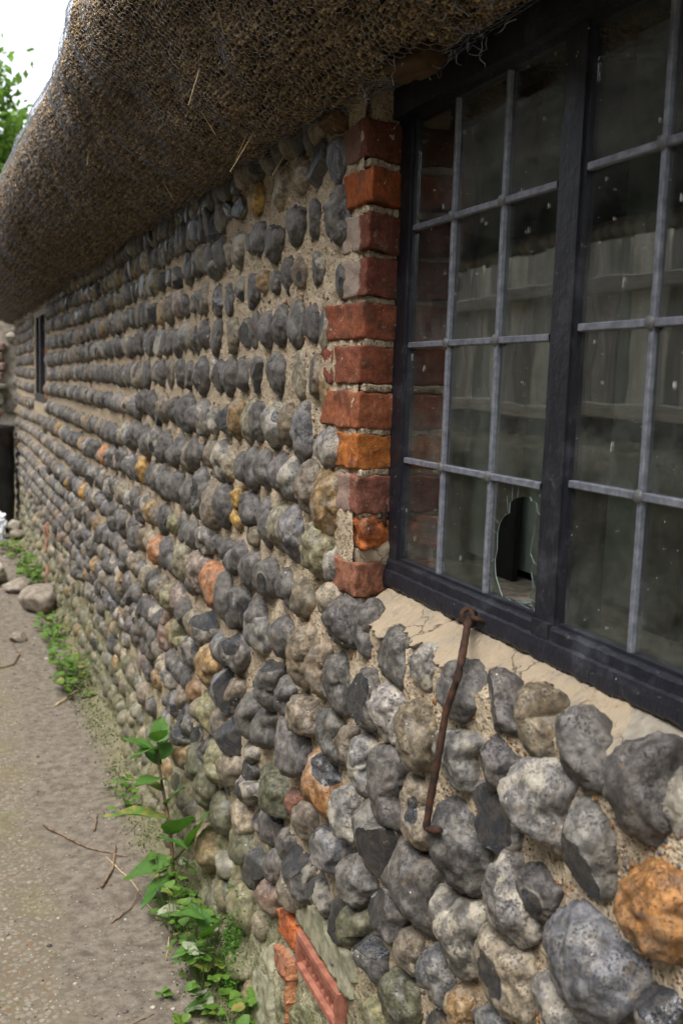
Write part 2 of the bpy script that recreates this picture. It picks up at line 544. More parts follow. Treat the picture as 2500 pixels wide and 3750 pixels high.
MAT = dict(
    flint=flint_material(False), flint_j=flint_material(True), mortar=mortar_material(), fillet=mortar_material("sill_mortar", True),
    brick=brick_material(), paint=paint_material(), glass=glass_material(),
    lead=simple("lead_came", (.12, .13, .155), (.25, .26, .30), 75, .5, .4, .001, .5, .25, obj=False),
    solder=simple("solder_joint", (.10, .10, .10), (.17, .17, .17), 90, .55, .4, .001, .5, .2, obj=False),
    rust=simple("rusty_iron", (.016, .011, .009), (.075, .032, .017), 70, .85, .8, .002, .3, obj=False),
    terracotta=simple("terracotta", (.20, .072, .045), (.33, .135, .09), 40, .75, .3, .001, .25, obj=False),
    render=simple("cement_render", (.17, .17, .11), (.33, .31, .22), 28, .95, .7, .003, .1, obj=False),
    reed=attr_material("thatch_reed", .7, .25), wire=simple("galvanised_wire", (.20, .215, .25), (.38, .40, .45), 40, .5, 0.0, .001, .5, .5, obj=False),
    thatch=simple("thatch_core", (.035, .024, .012), (.10, .07, .03), 60, .95, .8, .006, .1, obj=False),
    ground=ground_material(), fence=wood_material("weathered_board", (.42, .40, .35), (.78, .76, .68)),
    rail=wood_material("weathered_rail", (.36, .33, .28), (.60, .55, .48), 1),
    oldwood=wood_material("old_timber", (.055, .030, .015), (.13, .072, .033), 1),
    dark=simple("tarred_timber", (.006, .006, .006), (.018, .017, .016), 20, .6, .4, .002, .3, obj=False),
    board=simple("grey_green_board", (.15, .175, .155), (.21, .235, .205), 8, .6, .1, .001, .3, obj=False),
    inner=simple("dusty_floorboard", (.10, .085, .07), (.24, .20, .16), 40, .8, .4, .002, .2, obj=False),
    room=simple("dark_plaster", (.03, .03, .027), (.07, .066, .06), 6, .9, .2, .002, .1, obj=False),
    bank=simple("bank_earth", (.06, .058, .035), (.20, .185, .12), 5, .95, .8, .01, .1, obj=False),
    oldthatch=simple("old_dark_thatch", (.012, .011, .009), (.040, .036, .028), 30, .95, .8, .01, .05, obj=False),
    leaf=leaf_material("weed_leaf", (.055, .135, .018), (.13, .23, .04)),
    leafd=leaf_material("thistle_leaf", (.05, .13, .028), (.10, .21, .045)),
    leafm=leaf_material("mined_leaf", (.045, .115, .025), (.08, .16, .035), .9),
    stem=simple("plant_stem", (.06, .03, .02), (.12, .08, .035), 40, .55, .2, .001, .3),
    stemg=simple("green_stem", (.06, .11, .025), (.12, .17, .05), 40, .55, .2, .001, .3),
    twig=simple("dry_twig", (.10, .065, .04), (.27, .19, .12), 50, .85, .4, .001, .1),
    straw=simple("pale_straw", (.38, .27, .13), (.55, .42, .24), 60, .6, .2, .001, .3),
    stone=simple("rubble_stone", (.13, .105, .08), (.27, .235, .19), 22, .9, .8, .006, .15),
    pale=simple("pale_rubble", (.30, .27, .22), (.55, .50, .42), 9, .9, .6, .006, .15, obj=False),
    pinkb=simple("faded_brick", (.30, .19, .15), (.42, .30, .25), 20, .9, .4, .004, .15),
    bin=simple("black_plastic", (.010, .010, .011), (.026, .026, .028), 14, .38, .15, .002, .5),
    film=simple("white_plastic_film", (.62, .66, .72), (.80, .83, .86), 30, .35, .3, .002, .5),
    tile=simple("roof_tile", (.16, .07, .045), (.30, .14, .09), 14, .85, .5, .004, .2),
    bark=simple("tree_bark", (.08, .06, .045), (.16, .13, .10), 14, .9, .8, .02, .1),
    crown=attr_material("tree_leaf", .6, .2, 0, .35),
)

# traced flints: kind, y, z, turn, outline in mm
STONES = """
B,0.839,0.851,46,72 19 51 37 17 57 -9 60 -24 49 -47 43 -67 45 -79 31 -79 14 -72 -15 -53 -36 -29 -55 -3 -60 27 -59 52 -49 66 -35 78 -18 79 0
O,0.749,0.961,39,12 42 -9 49 -30 47 -45 31 -50 -1 -42 -31 -19 -44 4 -49 26 -44 43 -34 50 -18 45 3 30 23
G,0.777,1.079,42,46 15 32 33 13 44 -13 54 -30 56 -29 36 -29 18 -38 -2 -46 -19 -39 -35 -23 -54 1 -56 13 -37 23 -22 39 -5
W,0.953,0.982,46,56 17 36 38 -1 57 -30 57 -44 51 -56 46 -49 20 -42 6 -54 -16 -56 -29 -37 -42 -13 -56 9 -57 25 -49 42 -25 56 -4
T,1.011,0.741,41,51 12 18 51 -9 46 -41 51 -59 23 -60 0 -61 -37 -38 -47 -2 -51 29 -51 49 -42 61 -16
G,1.130,0.849,46,64 42 55 54 33 62 6 55 -11 43 -38 30 -56 32 -64 17 -61 -3 -46 -41 -21 -55 10 -62 37 -59 54 -41 57 3
S,0.864,0.972,39,42 21 25 43 4 53 -13 50 -25 40 -37 29 -38 7 -34 -18 -42 -33 -26 -49 -11 -53 -1 -43 12 -30 24 -10 36 11
P,1.127,0.734,46,65 8 58 30 38 37 18 39 -20 48 -64 62 -66 39 -52 7 -52 -30 -37 -50 -13 -62 8 -60 25 -39 48 -31 66 -13
G,1.280,0.729,46,84 -31 57 -9 41 18 42 45 26 68 2 68 -32 49 -68 53 -80 42 -77 24 -69 3 -74 -24 -84 -39 -62 -61 -37 -68 -16 -58 -8 -33 24 -34 69 -42
P,1.005,0.841,44,40 23 26 44 8 56 -11 54 -19 36 -36 16 -52 -4 -59 -14 -49 -33 -28 -50 -4 -56 14 -49 34 -31 56 -26 59 -10
G,0.870,1.080,35,54 16 40 30 24 39 14 33 -3 17 -21 5 -34 -3 -51 -26 -54 -34 -37 -38 -18 -35 13 -39 33 -35 40 -5
D,0.729,0.860,32,23 13 7 28 -7 35 -22 39 -36 33 -39 8 35 -39 39 -27 34 -7
G,1.154,1.059,38,59 8 45 22 19 35 -4 41 -28 32 -45 15 -59 -7 -45 -26 -21 -41 3 -38 17 -23 35 -25 54 -8
G,1.376,0.845,46,53 21 24 48 -10 64 -47 56 -57 42 -45 21 -35 -12 -47 -36 -57 -50 -24 -64 5 -62 26 -40 52 -13 57 4
W,1.054,0.925,34,53 19 34 30 -19 41 -27 26 -46 7 -53 -5 -47 -21 -18 -41 14 -40 29 -19 32 3 51 8
GO,0.967,1.082,35,47 19 26 35 -4 44 -1 24 -9 7 -26 3 -42 -18 -47 -33 -44 -44 -18 -43 3 -41 19 -15 36 -2
G,1.397,0.736,46,67 26 36 57 8 52 -15 41 -48 43 -67 49 -61 15 -56 -1 -39 -26 -18 -52 2 -57 33 -36 57 -3
GO,1.282,0.954,41,50 26 31 45 -4 51 -37 40 -50 20 -45 -11 -41 -30 -16 -51 9 -46 34 -29 34 -4
GT,1.269,0.840,37,59 19 40 46 20 44 -6 40 -21 37 -18 13 -59 2 -58 -35 -24 -46 10 -40 36 -24 55 -3
W,1.162,0.968,36,56 -3 42 18 11 28 -22 37 -53 44 -56 28 -38 10 -44 -11 -41 -34 -28 -44 -4 -31 24 -16 50 -15
O,1.658,0.733,46,73 -9 55 19 23 55 -15 55 -49 41 -70 36 -70 5 -73 -37 -34 -51 8 -55 50 -41 73 -26
W,0.899,0.761,30,37 13 19 32 -7 21 -30 14 -47 13 -40 -4 4 -32 31 -28 47 -11
G,0.950,0.871,26,39 7 24 27 4 33 -17 26 -39 25 -35 4 -24 -17 -1 -32 17 -33 36 -17
W,0.726,1.079,18,3 35 18 19 19 6 10 -13 2 -19 -6 -39 -18 -31 -19 10 -9 39
G,1.367,1.054,35,54 11 34 32 13 43 -7 32 -28 33 -35 9 -48 -9 -54 -30 -39 -43 -3 -43 28 -38 46 -18
G,1.049,1.076,32,50 15 38 31 11 35 -10 15 -24 -1 -37 -11 -50 -17 -47 -30 -25 -34 -1 -35 19 -25 33 -4
G,1.054,0.991,30,45 -21 40 3 26 24 11 35 -9 29 -29 23 -46 26 -27 1 -27 -20 -12 -26 27 -29 46 -35
G,1.840,0.736,46,89 12 68 39 32 53 -12 45 -54 41 -85 30 -89 9 -68 -35 -18 -53 27 -44 57 -19
M,1.303,0.520,37,54 -5 31 20 -21 46 -46 45 -54 25 -52 -11 -12 -46 24 -45 44 -32
M2,1.716,1.165,45,-52 5 -49 -22 -35 -42 -17 -54 4 -56 26 -56 48 -41 52 -12 47 15 35 36 17 49 -5 56 -25 47 -40 28
W2,1.385,0.954,36,46 8 26 37 -12 45 -36 33 -39 16 -46 -8 -40 -39 -14 -45 19 -38 38 -17
G,1.481,0.949,39,44 18 10 48 -24 48 -39 29 -36 -6 -46 -40 -14 -48 21 -45 33 -23 46 -2
B,1.187,0.628,33,47 -17 33 13 -4 42 -16 38 -33 22 -41 17 -47 -20 -43 -35 -26 -42 -1 -25 37 -28
G,1.597,1.053,38,-51 12 -49 -7 -39 -25 -22 -39 1 -48 23 -42 40 -29 51 -11 45 11 30 29 12 42 -9 48 -34 48 -51 34
G,1.355,0.629,39,60 0 32 23 -9 41 -27 34 -60 33 -44 9 -44 -16 -31 -36 -6 -41 26 -35 39 -18 58 -15
GO,1.776,0.941,46,52 26 19 56 -21 67 -43 54 -52 29 -37 -4 -27 -36 -20 -57 5 -67 29 -52 46 -17
G,1.481,0.628,40,62 0 26 28 -10 47 -34 42 -42 26 -62 16 -44 -12 -26 -40 7 -47 34 -38 58 -22
TO,1.689,1.253,35,-38 8 -37 -15 -29 -36 -16 -53 3 -61 20 -45 31 -23 38 -1 37 24 30 48 14 61 -5 60 -23 53 -36 34
D,1.782,0.503,46,59 31 31 58 -8 58 -52 60 -52 29 -52 -4 -59 -40 -32 -60 9 -51 41 -26 53 1
W,1.527,0.725,43,47 10 23 45 -5 53 -22 38 -27 10 -36 -11 -47 -22 -32 -46 5 -53 33 -40
G,1.626,0.835,36,53 5 37 31 -1 45 -43 30 -38 1 -53 -31 -22 -45 19 -44 43 -26
TO,1.104,0.624,30,33 5 16 30 -12 42 -33 37 -32 24 -17 -3 -16 -21 18 -42 28 -20
B,1.609,0.621,45,71 -10 41 19 -5 39 -52 38 -71 24 -45 -6 -45 -32 -19 -39 15 -31 55 -28
B,1.867,1.168,38,-39 4 -41 -20 -31 -41 -17 -55 2 -60 21 -51 37 -34 41 -7 35 16 29 38 15 56 -4 60 -24 51 -34 27
G,1.982,0.829,46,68 -16 54 22 7 52 -41 59 -68 45 -44 9 -29 -13 -18 -59 8 -54 50 -42
G,1.600,0.941,34,32 27 20 45 -2 51 -23 34 -35 18 -36 -19 -37 -51 -4 -51 28 -30 37 -5
D,1.789,1.862,36,-43 -7 -36 -24 -27 -40 -9 -45 8 -40 27 -33 40 -15 43 7 36 26 19 35 4 42 -14 45 -31 33 -42 14
GT,1.781,1.270,36,-40 6 -36 -15 -27 -32 -14 -48 6 -50 23 -40 34 -22 37 -2 40 19 33 41 15 50 -4 50 -20 40 -32 25
G,1.593,1.046,33,52 -15 42 10 13 34 -26 32 -52 -3 -50 -20 -14 -34 22 -33 51 -22
P,1.266,1.062,27,38 7 23 25 4 34 -13 26 -18 13 -38 9 -27 -4 -27 -25 -15 -34 12 -30 36 -11
GT,1.763,0.826,45,70 9 33 31 -11 33 -70 34 -69 10 -52 -17 -23 -32 10 -34 52 -23
M,1.945,0.597,46,81 10 57 37 14 37 -49 34 -76 29 -69 -3 -81 -28 -36 -37 21 -33 74 -23
G,2.267,0.823,46,95 -3 60 23 10 43 -33 47 -85 38 -95 14 -72 -15 -4 -40 48 -47 86 -32
R3,2.624,0.953,46,-84 11 -74 -15 -60 -41 -30 -59 5 -61 40 -61 70 -46 84 -18 77 12 47 33 19 47 -14 61 -50 56 -75 38
GO,1.690,0.941,38,38 8 7 40 -24 55 -36 40 -32 8 -36 -16 -41 -48 -17 -55 26 -39 41 -24
W,1.468,0.834,37,40 29 13 52 -23 48 -40 44 -19 20 -14 -2 -29 -39 4 -52 24 -41 24 -12
GT,1.275,0.616,28,41 -9 17 24 -10 36 -34 33 -41 18 -25 -8 -32 -24 -10 -35 23 -36 38 -26
GO,3.120,0.797,39,-42 10 -40 -10 -33 -31 -17 -43 1 -50 20 -50 35 -36 42 -16 35 7 22 24 10 41 -9 50 -27 45 -40 31
G,1.676,1.762,31,-32 -4 -34 -26 -24 -43 -9 -48 6 -44 18 -32 28 -17 34 4 28 23 19 39 5 48 -10 44 -23 32 -29 14
M,1.472,0.540,42,55 -21 28 29 -10 43 -47 52 -55 34 -9 -2 -4 -30 23 -52 49 -51
D,2.562,0.808,46,-88 24 -88 -2 -61 -26 -28 -43 11 -56 46 -50 73 -37 88 -17 86 9 70 38 30 56 -10 56 -43 53 -71 43
D,1.417,0.531,35,49 -2 2 36 -30 43 -49 37 -45 12 -47 -23 -32 -43 -6 -32 8 -11 37 -12
G,1.494,1.071,29,-31 7 -28 -10 -24 -27 -14 -40 0 -45 15 -40 24 -24 31 -7 31 13 21 28 11 39 -2 45 -17 41 -29 28
B,1.837,1.376,30,-32 1 -33 -22 -26 -41 -13 -56 3 -55 17 -43 29 -27 33 -3 29 19 22 39 10 51 -6 56 -22 45 -28 22
GO,1.799,1.051,33,-52 12 -48 -8 -31 -22 -14 -33 7 -39 28 -37 47 -27 52 -9 50 10 39 28 17 37 -4 39 -23 36 -39 27
T2,1.950,1.174,39,-43 3 -39 -19 -30 -38 -13 -47 3 -50 24 -51 39 -33 43 -9 39 14 27 30 14 45 -4 51 -21 40 -35 25
D,1.565,0.518,37,21 22 1 60 -23 49 -41 39 -35 16 -18 -11 -19 -41 11 -60 41 -55 34 -27
W,1.692,1.353,29,-40 4 -38 -11 -27 -23 -12 -34 8 -37 24 -27 34 -15 40 -1 39 14 32 30 13 37 -6 34 -23 30 -34 18
G,2.031,1.046,36,-54 10 -52 -8 -43 -26 -23 -38 1 -45 25 -40 43 -28 54 -10 45 10 29 25 12 38 -12 45 -37 44 -54 30
W,2.094,0.917,38,59 -15 52 22 22 44 -23 44 -59 -6 -55 -35 -5 -44 49 -35
G,1.693,1.859,31,-37 -4 -30 -20 -20 -31 -7 -39 9 -33 21 -23 32 -10 37 8 34 27 22 39 6 37 -8 36 -22 29 -32 14
G,2.913,1.148,39,-42 5 -41 -19 -32 -40 -15 -48 2 -50 17 -43 32 -29 42 -7 35 19 21 35 7 48 -10 50 -26 45 -39 28
W,1.995,1.379,36,-42 1 -37 -22 -25 -38 -9 -45 7 -45 26 -43 39 -26 42 -4 41 19 29 36 13 45 -5 45 -19 33 -33 21
GT,2.496,1.148,46,-50 10 -46 -16 -34 -37 -18 -56 6 -68 29 -52 42 -27 50 -1 47 26 37 52 17 68 -6 66 -29 60 -47 39
G,2.634,1.162,46,-52 6 -52 -23 -38 -46 -17 -60 7 -71 33 -62 48 -35 52 -6 46 21 37 48 19 71 -8 69 -30 55 -47 34
G,2.132,0.711,46,64 -2 32 31 -15 57 -53 46 -64 24 -34 -4 -34 -46 -29 -57 16 -56 54 -32
O3,2.470,0.941,46,-56 13 -58 -13 -41 -34 -21 -52 7 -62 33 -51 50 -32 58 -8 57 17 50 45 25 62 -4 60 -29 52 -46 35
G,2.022,1.490,33,-52 1 -49 -15 -38 -31 -16 -36 6 -33 25 -27 40 -15 52 0 48 18 28 29 8 36 -14 36 -33 29 -48 17
G,1.489,1.059,32,38 7 21 37 -7 40 -23 7 -28 -24 -38 -40 -14 -37 12 -27 31 -13
G,2.267,0.927,44,-54 14 -49 -11 -35 -30 -20 -49 3 -54 24 -46 44 -33 54 -9 53 17 39 40 17 48 -4 54 -27 54 -46 38
G,1.950,1.284,36,-40 2 -39 -16 -31 -34 -13 -42 5 -44 25 -41 37 -24 40 -6 37 12 27 27 13 42 -8 44 -24 32 -35 19
GT,1.746,0.620,33,52 -20 24 28 -4 40 -47 32 -52 4 -31 -35 5 -40 43 -33
G,2.050,1.759,31,-45 -3 -37 -17 -28 -31 -10 -39 13 -39 33 -28 42 -11 47 6 43 23 26 33 8 39 -14 39 -33 30 -47 15
TO,2.507,0.723,46,83 -4 34 34 -32 58 -55 28 -83 13 -37 -17 -36 -58 27 -57 70 -47
D,1.669,0.502,34,49 9 24 43 -14 33 -39 24 -49 2 -21 -34 7 -43 36 -24
G,2.370,0.933,40,-43 6 -42 -21 -38 -49 -22 -65 -3 -70 17 -63 33 -40 43 -11 40 20 27 40 15 59 -3 70 -24 60 -40 37
W,1.882,1.278,34,-37 4 -31 -15 -21 -29 -9 -39 6 -44 24 -41 36 -24 37 -4 36 15 27 31 13 41 -2 44 -17 35 -30 23
G,1.910,0.944,37,-43 12 -38 -7 -30 -23 -15 -36 5 -46 27 -44 38 -26 43 -9 42 10 33 27 18 43 -3 46 -21 40 -37 30
G,2.018,0.711,37,57 -13 48 18 18 46 -23 46 -57 44 -35 16 -47 -10 -18 -36 22 -46 49 -36
G,2.377,1.161,44,-48 8 -45 -18 -32 -37 -15 -49 4 -56 23 -44 37 -26 48 -3 46 24 34 47 14 56 -5 52 -24 49 -42 34
D,2.301,0.598,46,97 12 28 26 -62 41 -97 26 -68 10 -73 -16 -20 -41 15 -40 62 -24 91 -15
T,1.665,1.078,27,-42 10 -34 -5 -25 -18 -11 -27 6 -32 25 -32 36 -21 42 -7 42 8 29 21 13 29 -3 32 -20 30 -36 24
G,1.887,1.582,30,-33 -2 -31 -22 -20 -37 -6 -43 8 -40 21 -34 32 -20 33 0 31 19 23 37 9 43 -6 41 -17 29 -25 15
B,2.358,0.701,46,61 -1 26 41 -13 59 -62 54 -44 22 -43 -17 -49 -46 -10 -59 40 -42 62 -19
G,2.051,1.167,31,-33 1 -31 -24 -25 -44 -13 -55 2 -57 18 -55 31 -36 33 -9 31 15 23 33 13 49 -2 57 -16 44 -27 24
T2,2.830,0.948,46,-61 9 -64 -16 -51 -40 -27 -59 4 -64 31 -53 55 -38 64 -12 55 14 42 38 19 56 -12 64 -42 57 -56 33
G,1.912,1.773,29,-41 -2 -37 -18 -25 -29 -9 -36 8 -32 21 -21 34 -10 41 7 37 24 23 36 5 36 -11 33 -27 28 -37 14
B,1.043,0.642,25,38 -10 22 12 -4 28 -25 29 -38 19 38 -29
M2,1.374,0.439,30,29 20 -5 45 -32 24 -24 -9 32 -45
GO,1.773,1.485,27,-30 -1 -26 -21 -18 -35 -6 -40 5 -40 18 -38 28 -23 30 -2 28 17 20 31 9 39 -4 40 -14 30 -23 17
G,2.158,1.039,35,-48 10 -45 -9 -35 -26 -19 -37 1 -44 21 -37 36 -25 48 -7 42 14 28 29 11 40 -8 44 -30 44 -46 31
G,1.894,0.822,36,56 -16 30 16 -15 40 -44 39 -56 23 -27 3 -22 -36 8 -40 46 -34
M2,2.160,0.228,42,65 6 8 48 -48 45 -65 7 -51 -48 -3 -39 49 -24
T2,1.862,1.485,25,-27 -1 -25 -23 -17 -40 -6 -45 4 -42 15 -40 25 -25 27 -2 25 19 17 35 7 43 -4 45 -13 33 -21 18
G,1.963,0.510,35,54 -9 38 23 -17 43 -54 34 -47 3 -45 -22 -13 -43 27 -32
D,2.044,0.371,46,32 32 -25 70 -57 69 -54 48 -20 20 -10 -10 -8 -37 -7 -70 27 -68 57 -69 36 -26
G,2.066,1.278,34,-35 3 -37 -16 -28 -33 -13 -43 5 -41 19 -32 33 -22 37 -4 34 14 26 31 11 41 -6 43 -21 34 -29 18
G,2.097,0.953,36,-40 7 -42 -11 -34 -31 -16 -40 4 -45 23 -42 36 -28 42 -11 41 8 32 26 18 43 -4 45 -20 34 -33 23
T,1.889,1.869,28,-36 -6 -31 -21 -18 -28 -6 -34 10 -34 25 -27 36 -13 34 4 28 18 20 30 5 34 -10 33 -24 24 -32 9
T,2.006,1.865,32,-36 -6 -32 -21 -19 -30 -6 -38 12 -40 27 -28 36 -12 35 4 29 18 23 33 6 40 -11 35 -25 25 -33 10
G,2.809,1.376,44,-51 5 -44 -18 -32 -39 -13 -56 12 -53 31 -39 43 -21 48 1 51 26 35 48 11 55 -11 56 -31 45 -44 27
G,2.170,1.177,35,-41 5 -42 -13 -31 -29 -13 -37 7 -44 26 -37 36 -22 42 -5 39 12 32 30 16 44 -6 41 -23 33 -35 21
P,2.414,1.268,38,-41 4 -37 -17 -29 -37 -13 -51 6 -53 24 -42 32 -21 38 -2 41 21 30 41 12 53 -7 51 -22 40 -37 26
G,2.160,1.274,32,-35 1 -33 -18 -27 -37 -13 -49 4 -48 20 -42 33 -27 35 -6 32 14 24 30 11 43 -6 49 -22 37 -30 19
M2,2.414,0.489,46,86 9 43 43 -4 48 -36 33 -33 3 -73 -15 -86 -31 -34 -48 25 -44 61 -12
G,1.911,1.053,27,-43 7 -43 -9 -30 -23 -13 -32 5 -34 23 -32 39 -24 43 -9 42 6 33 22 15 31 -4 34 -20 27 -31 18
GO,1.918,1.386,28,-30 3 -25 -16 -17 -29 -8 -41 5 -42 17 -34 27 -20 30 0 30 21 21 36 8 39 -3 42 -16 38 -26 23
TO,2.461,0.223,46,92 18 32 56 -33 57 -39 30 -92 27 -42 -26 17 -57 35 -27
G,1.891,0.821,33,38 20 -19 42 -50 33 -47 18 -20 2 -9 -37 27 -42 50 -19
GO,1.552,0.844,28,31 12 1 32 -31 37 -21 15 -24 -6 -25 -36 -6 -37 22 -27
M2,2.528,0.596,44,69 -7 26 29 -45 54 -69 27 -49 -12 -48 -54 10 -50 63 -36
GT,2.361,1.576,32,-44 2 -36 -16 -25 -31 -8 -41 10 -37 26 -28 38 -15 44 3 43 24 27 38 8 40 -9 41 -26 34 -38 20
G,2.644,1.479,39,-46 1 -36 -18 -25 -33 -8 -46 15 -49 36 -41 46 -21 44 0 44 20 32 38 12 48 -10 49 -27 37 -40 21
G,1.988,1.586,28,-31 -1 -26 -17 -18 -30 -6 -38 9 -40 24 -34 31 -17 30 0 29 16 22 31 9 40 -6 40 -18 28 -27 15
TO,2.290,1.376,33,-36 5 -33 -15 -24 -31 -11 -43 4 -47 19 -36 29 -20 36 1 31 23 20 38 7 46 -8 47 -24 45 -36 28
D,2.401,1.375,34,-37 1 -36 -22 -25 -41 -9 -51 7 -47 22 -40 35 -25 37 -2 35 20 27 40 11 51 -6 51 -19 36 -28 20
M,2.377,0.370,39,61 9 9 48 -51 39 -61 -7 -42 -48 18 -48 55 -22
T2,2.189,1.379,28,-30 2 -24 -17 -19 -34 -9 -50 6 -51 19 -41 28 -23 30 -1 30 21 21 38 9 45 -5 51 -18 43 -28 25
D,2.556,1.849,34,-53 -5 -41 -18 -28 -30 -6 -39 21 -37 44 -26 52 -9 53 6 53 23 36 35 11 39 -15 36 -35 25 -50 11
P,2.627,1.368,39,-43 2 -43 -20 -31 -39 -13 -49 7 -45 24 -36 40 -23 43 -2 39 18 29 37 10 47 -11 49 -28 37 -35 19
G,2.161,1.484,30,-37 1 -32 -15 -24 -29 -10 -36 5 -37 20 -30 30 -17 37 1 33 19 19 29 6 36 -9 37 -24 33 -37 20
G,3.627,0.881,39,-41 8 -42 -13 -30 -30 -14 -43 6 -50 25 -44 40 -30 42 -8 36 11 30 31 15 47 -7 50 -25 42 -35 25
P,2.325,1.774,33,-39 -1 -33 -19 -20 -32 -6 -41 11 -39 23 -27 35 -14 39 6 33 26 20 40 3 41 -11 39 -28 35 -37 19
G,2.124,1.381,28,-31 3 -29 -14 -22 -28 -11 -42 4 -44 17 -32 27 -18 31 0 28 18 20 34 7 42 -7 44 -22 39 -30 22
G,2.189,0.940,35,-38 9 -37 -12 -32 -33 -18 -45 -1 -46 14 -39 24 -24 35 -7 38 16 27 35 12 44 -4 46 -18 40 -32 29
T2,3.404,0.775,39,-42 11 -40 -9 -32 -30 -14 -44 6 -49 27 -50 40 -36 42 -16 41 4 31 24 15 42 -7 50 -23 40 -34 27
P,2.572,1.047,37,-58 6 -56 -13 -40 -29 -16 -39 8 -39 31 -38 52 -29 58 -11 55 8 41 25 18 36 -8 39 -28 31 -43 20
R2,1.960,0.353,38,59 -29 41 2 -1 29 -44 40 -59 23 -46 -2 -49 -19 2 -33 49 -40
T2,1.740,1.571,19,-20 -1 -20 -19 -14 -33 -6 -41 4 -39 13 -31 20 -18 20 0 18 16 15 32 6 41 -4 40 -12 29 -16 14
T,2.188,0.428,38,35 35 -6 48 -53 27 -23 -33 35 -48 53 -10
D,2.762,0.695,45,70 8 24 37 -45 44 -70 14 -69 -34 -2 -44 54 -25
G,2.269,1.486,30,-36 -1 -38 -19 -27 -33 -10 -38 6 -37 20 -29 32 -18 38 -2 32 15 22 29 7 38 -10 35 -24 27 -32 14
G,3.301,1.149,39,-42 3 -39 -18 -27 -35 -11 -48 10 -50 29 -43 42 -27 41 -5 40 15 33 36 15 48 -7 50 -23 38 -33 21
G,2.239,1.270,29,-41 2 -39 -16 -27 -29 -12 -36 4 -36 19 -32 36 -24 41 -5 34 12 24 25 9 32 -7 36 -24 31 -33 17
G,3.067,0.927,39,-42 7 -40 -16 -33 -39 -16 -50 2 -48 18 -45 32 -32 42 -11 41 15 26 32 10 44 -6 50 -23 43 -36 29
G,1.809,1.774,24,-26 -2 -21 -14 -16 -26 -5 -34 8 -32 19 -23 23 -9 26 4 26 18 17 29 6 34 -7 32 -18 24 -26 12
G,2.246,1.051,33,-40 9 -40 -8 -29 -23 -14 -35 5 -41 22 -32 32 -19 40 -5 40 13 33 31 15 41 -4 39 -21 35 -35 24
M,2.520,0.373,46,42 29 -28 51 -73 30 -44 -23 35 -51 73 -30
W,1.674,1.143,22,-24 3 -23 -12 -19 -26 -9 -34 2 -36 13 -33 19 -19 22 -4 24 11 20 25 11 36 -1 36 -10 26 -18 17
G,1.805,1.581,24,-26 -1 -24 -17 -17 -30 -6 -35 4 -30 14 -26 23 -16 26 1 23 17 15 28 5 32 -6 35 -15 27 -21 14
M2,3.013,0.792,39,-42 15 -40 -5 -27 -22 -13 -39 7 -50 27 -46 41 -32 42 -11 39 8 34 30 16 45 -4 50 -23 46 -35 32
G,2.365,1.477,32,-35 1 -31 -16 -20 -28 -7 -37 9 -44 25 -35 33 -17 35 0 30 17 23 32 9 44 -8 41 -22 33 -34 20
G,2.086,1.579,28,-31 1 -29 -14 -22 -29 -8 -38 6 -32 17 -23 27 -13 31 3 30 20 19 32 5 36 -8 38 -21 29 -27 16
G,2.889,1.264,35,-54 2 -47 -19 -32 -36 -11 -42 10 -44 34 -44 51 -28 54 -6 48 15 33 30 14 41 -9 44 -27 33 -44 21
M,2.597,0.414,46,92 -7 2 40 -65 25 -92 1 -35 -28 72 -40
G,1.833,1.347,22,-32 2 -33 -11 -23 -22 -10 -28 5 -26 17 -22 29 -15 33 -3 30 10 22 21 9 27 -6 28 -18 22 -25 12
GT,2.290,0.522,43,68 -8 20 23 -47 40 -68 20 -48 -8 -38 -40 16 -36
G,2.721,1.264,36,-45 3 -42 -18 -26 -32 -11 -41 8 -45 28 -41 45 -27 45 -4 38 15 29 32 12 42 -8 45 -26 38 -37 21
G,2.195,1.669,29,-34 -1 -29 -16 -17 -25 -5 -32 10 -37 25 -28 34 -14 34 3 28 17 21 30 7 37 -8 34 -22 29 -32 15
G,4.121,0.926,39,-42 5 -39 -17 -28 -35 -13 -48 4 -50 21 -46 38 -35 42 -10 35 12 23 30 9 41 -9 50 -27 45 -37 26
GT,1.837,0.424,34,53 3 24 38 -9 15 -53 4 -39 -27 -6 -38 5 -16 48 -19
R3,2.889,0.819,39,-59 9 -57 -11 -46 -31 -22 -45 7 -49 35 -48 56 -35 59 -15 57 4 44 23 22 40 -8 49 -33 39 -48 24
O2,2.182,1.865,25,-37 -3 -32 -15 -21 -25 -7 -32 11 -31 25 -20 35 -8 39 7 31 19 20 29 4 32 -12 31 -30 25 -39 11
D,2.866,0.402,46,103 17 45 40 -30 34 -103 21 -65 -13 39 -40 82 -20
P,2.135,0.529,45,71 -20 41 19 -13 19 -57 29 -71 2 -29 -21 35 -29
G,2.466,1.480,32,-37 1 -33 -19 -19 -30 -6 -37 9 -40 22 -32 33 -18 37 0 32 18 24 35 8 40 -6 35 -20 31 -31 19
D,2.222,1.778,25,-37 -4 -36 -19 -24 -30 -8 -31 6 -29 19 -23 31 -12 37 3 28 17 16 26 2 31 -13 29 -26 22 -35 10
G,4.114,1.142,39,-42 5 -34 -17 -24 -35 -10 -50 8 -49 24 -42 37 -27 42 -4 39 21 24 38 8 44 -9 50 -26 45 -38 28
G,4.281,0.662,39,-42 10 -42 -14 -30 -34 -14 -46 2 -50 18 -48 36 -39 42 -15 35 10 26 31 11 43 -6 50 -23 47 -34 30
G,3.107,1.025,39,-42 6 -38 -14 -29 -33 -12 -44 7 -50 29 -48 40 -29 42 -8 39 11 30 29 15 46 -6 50 -23 39 -36 25
P,1.786,1.682,23,-26 -3 -24 -15 -16 -25 -5 -28 7 -29 18 -22 22 -10 26 1 25 13 18 23 7 29 -6 24 -15 17 -23 8
G,1.186,0.546,22,26 -2 3 19 -26 28 -26 5 26 -28
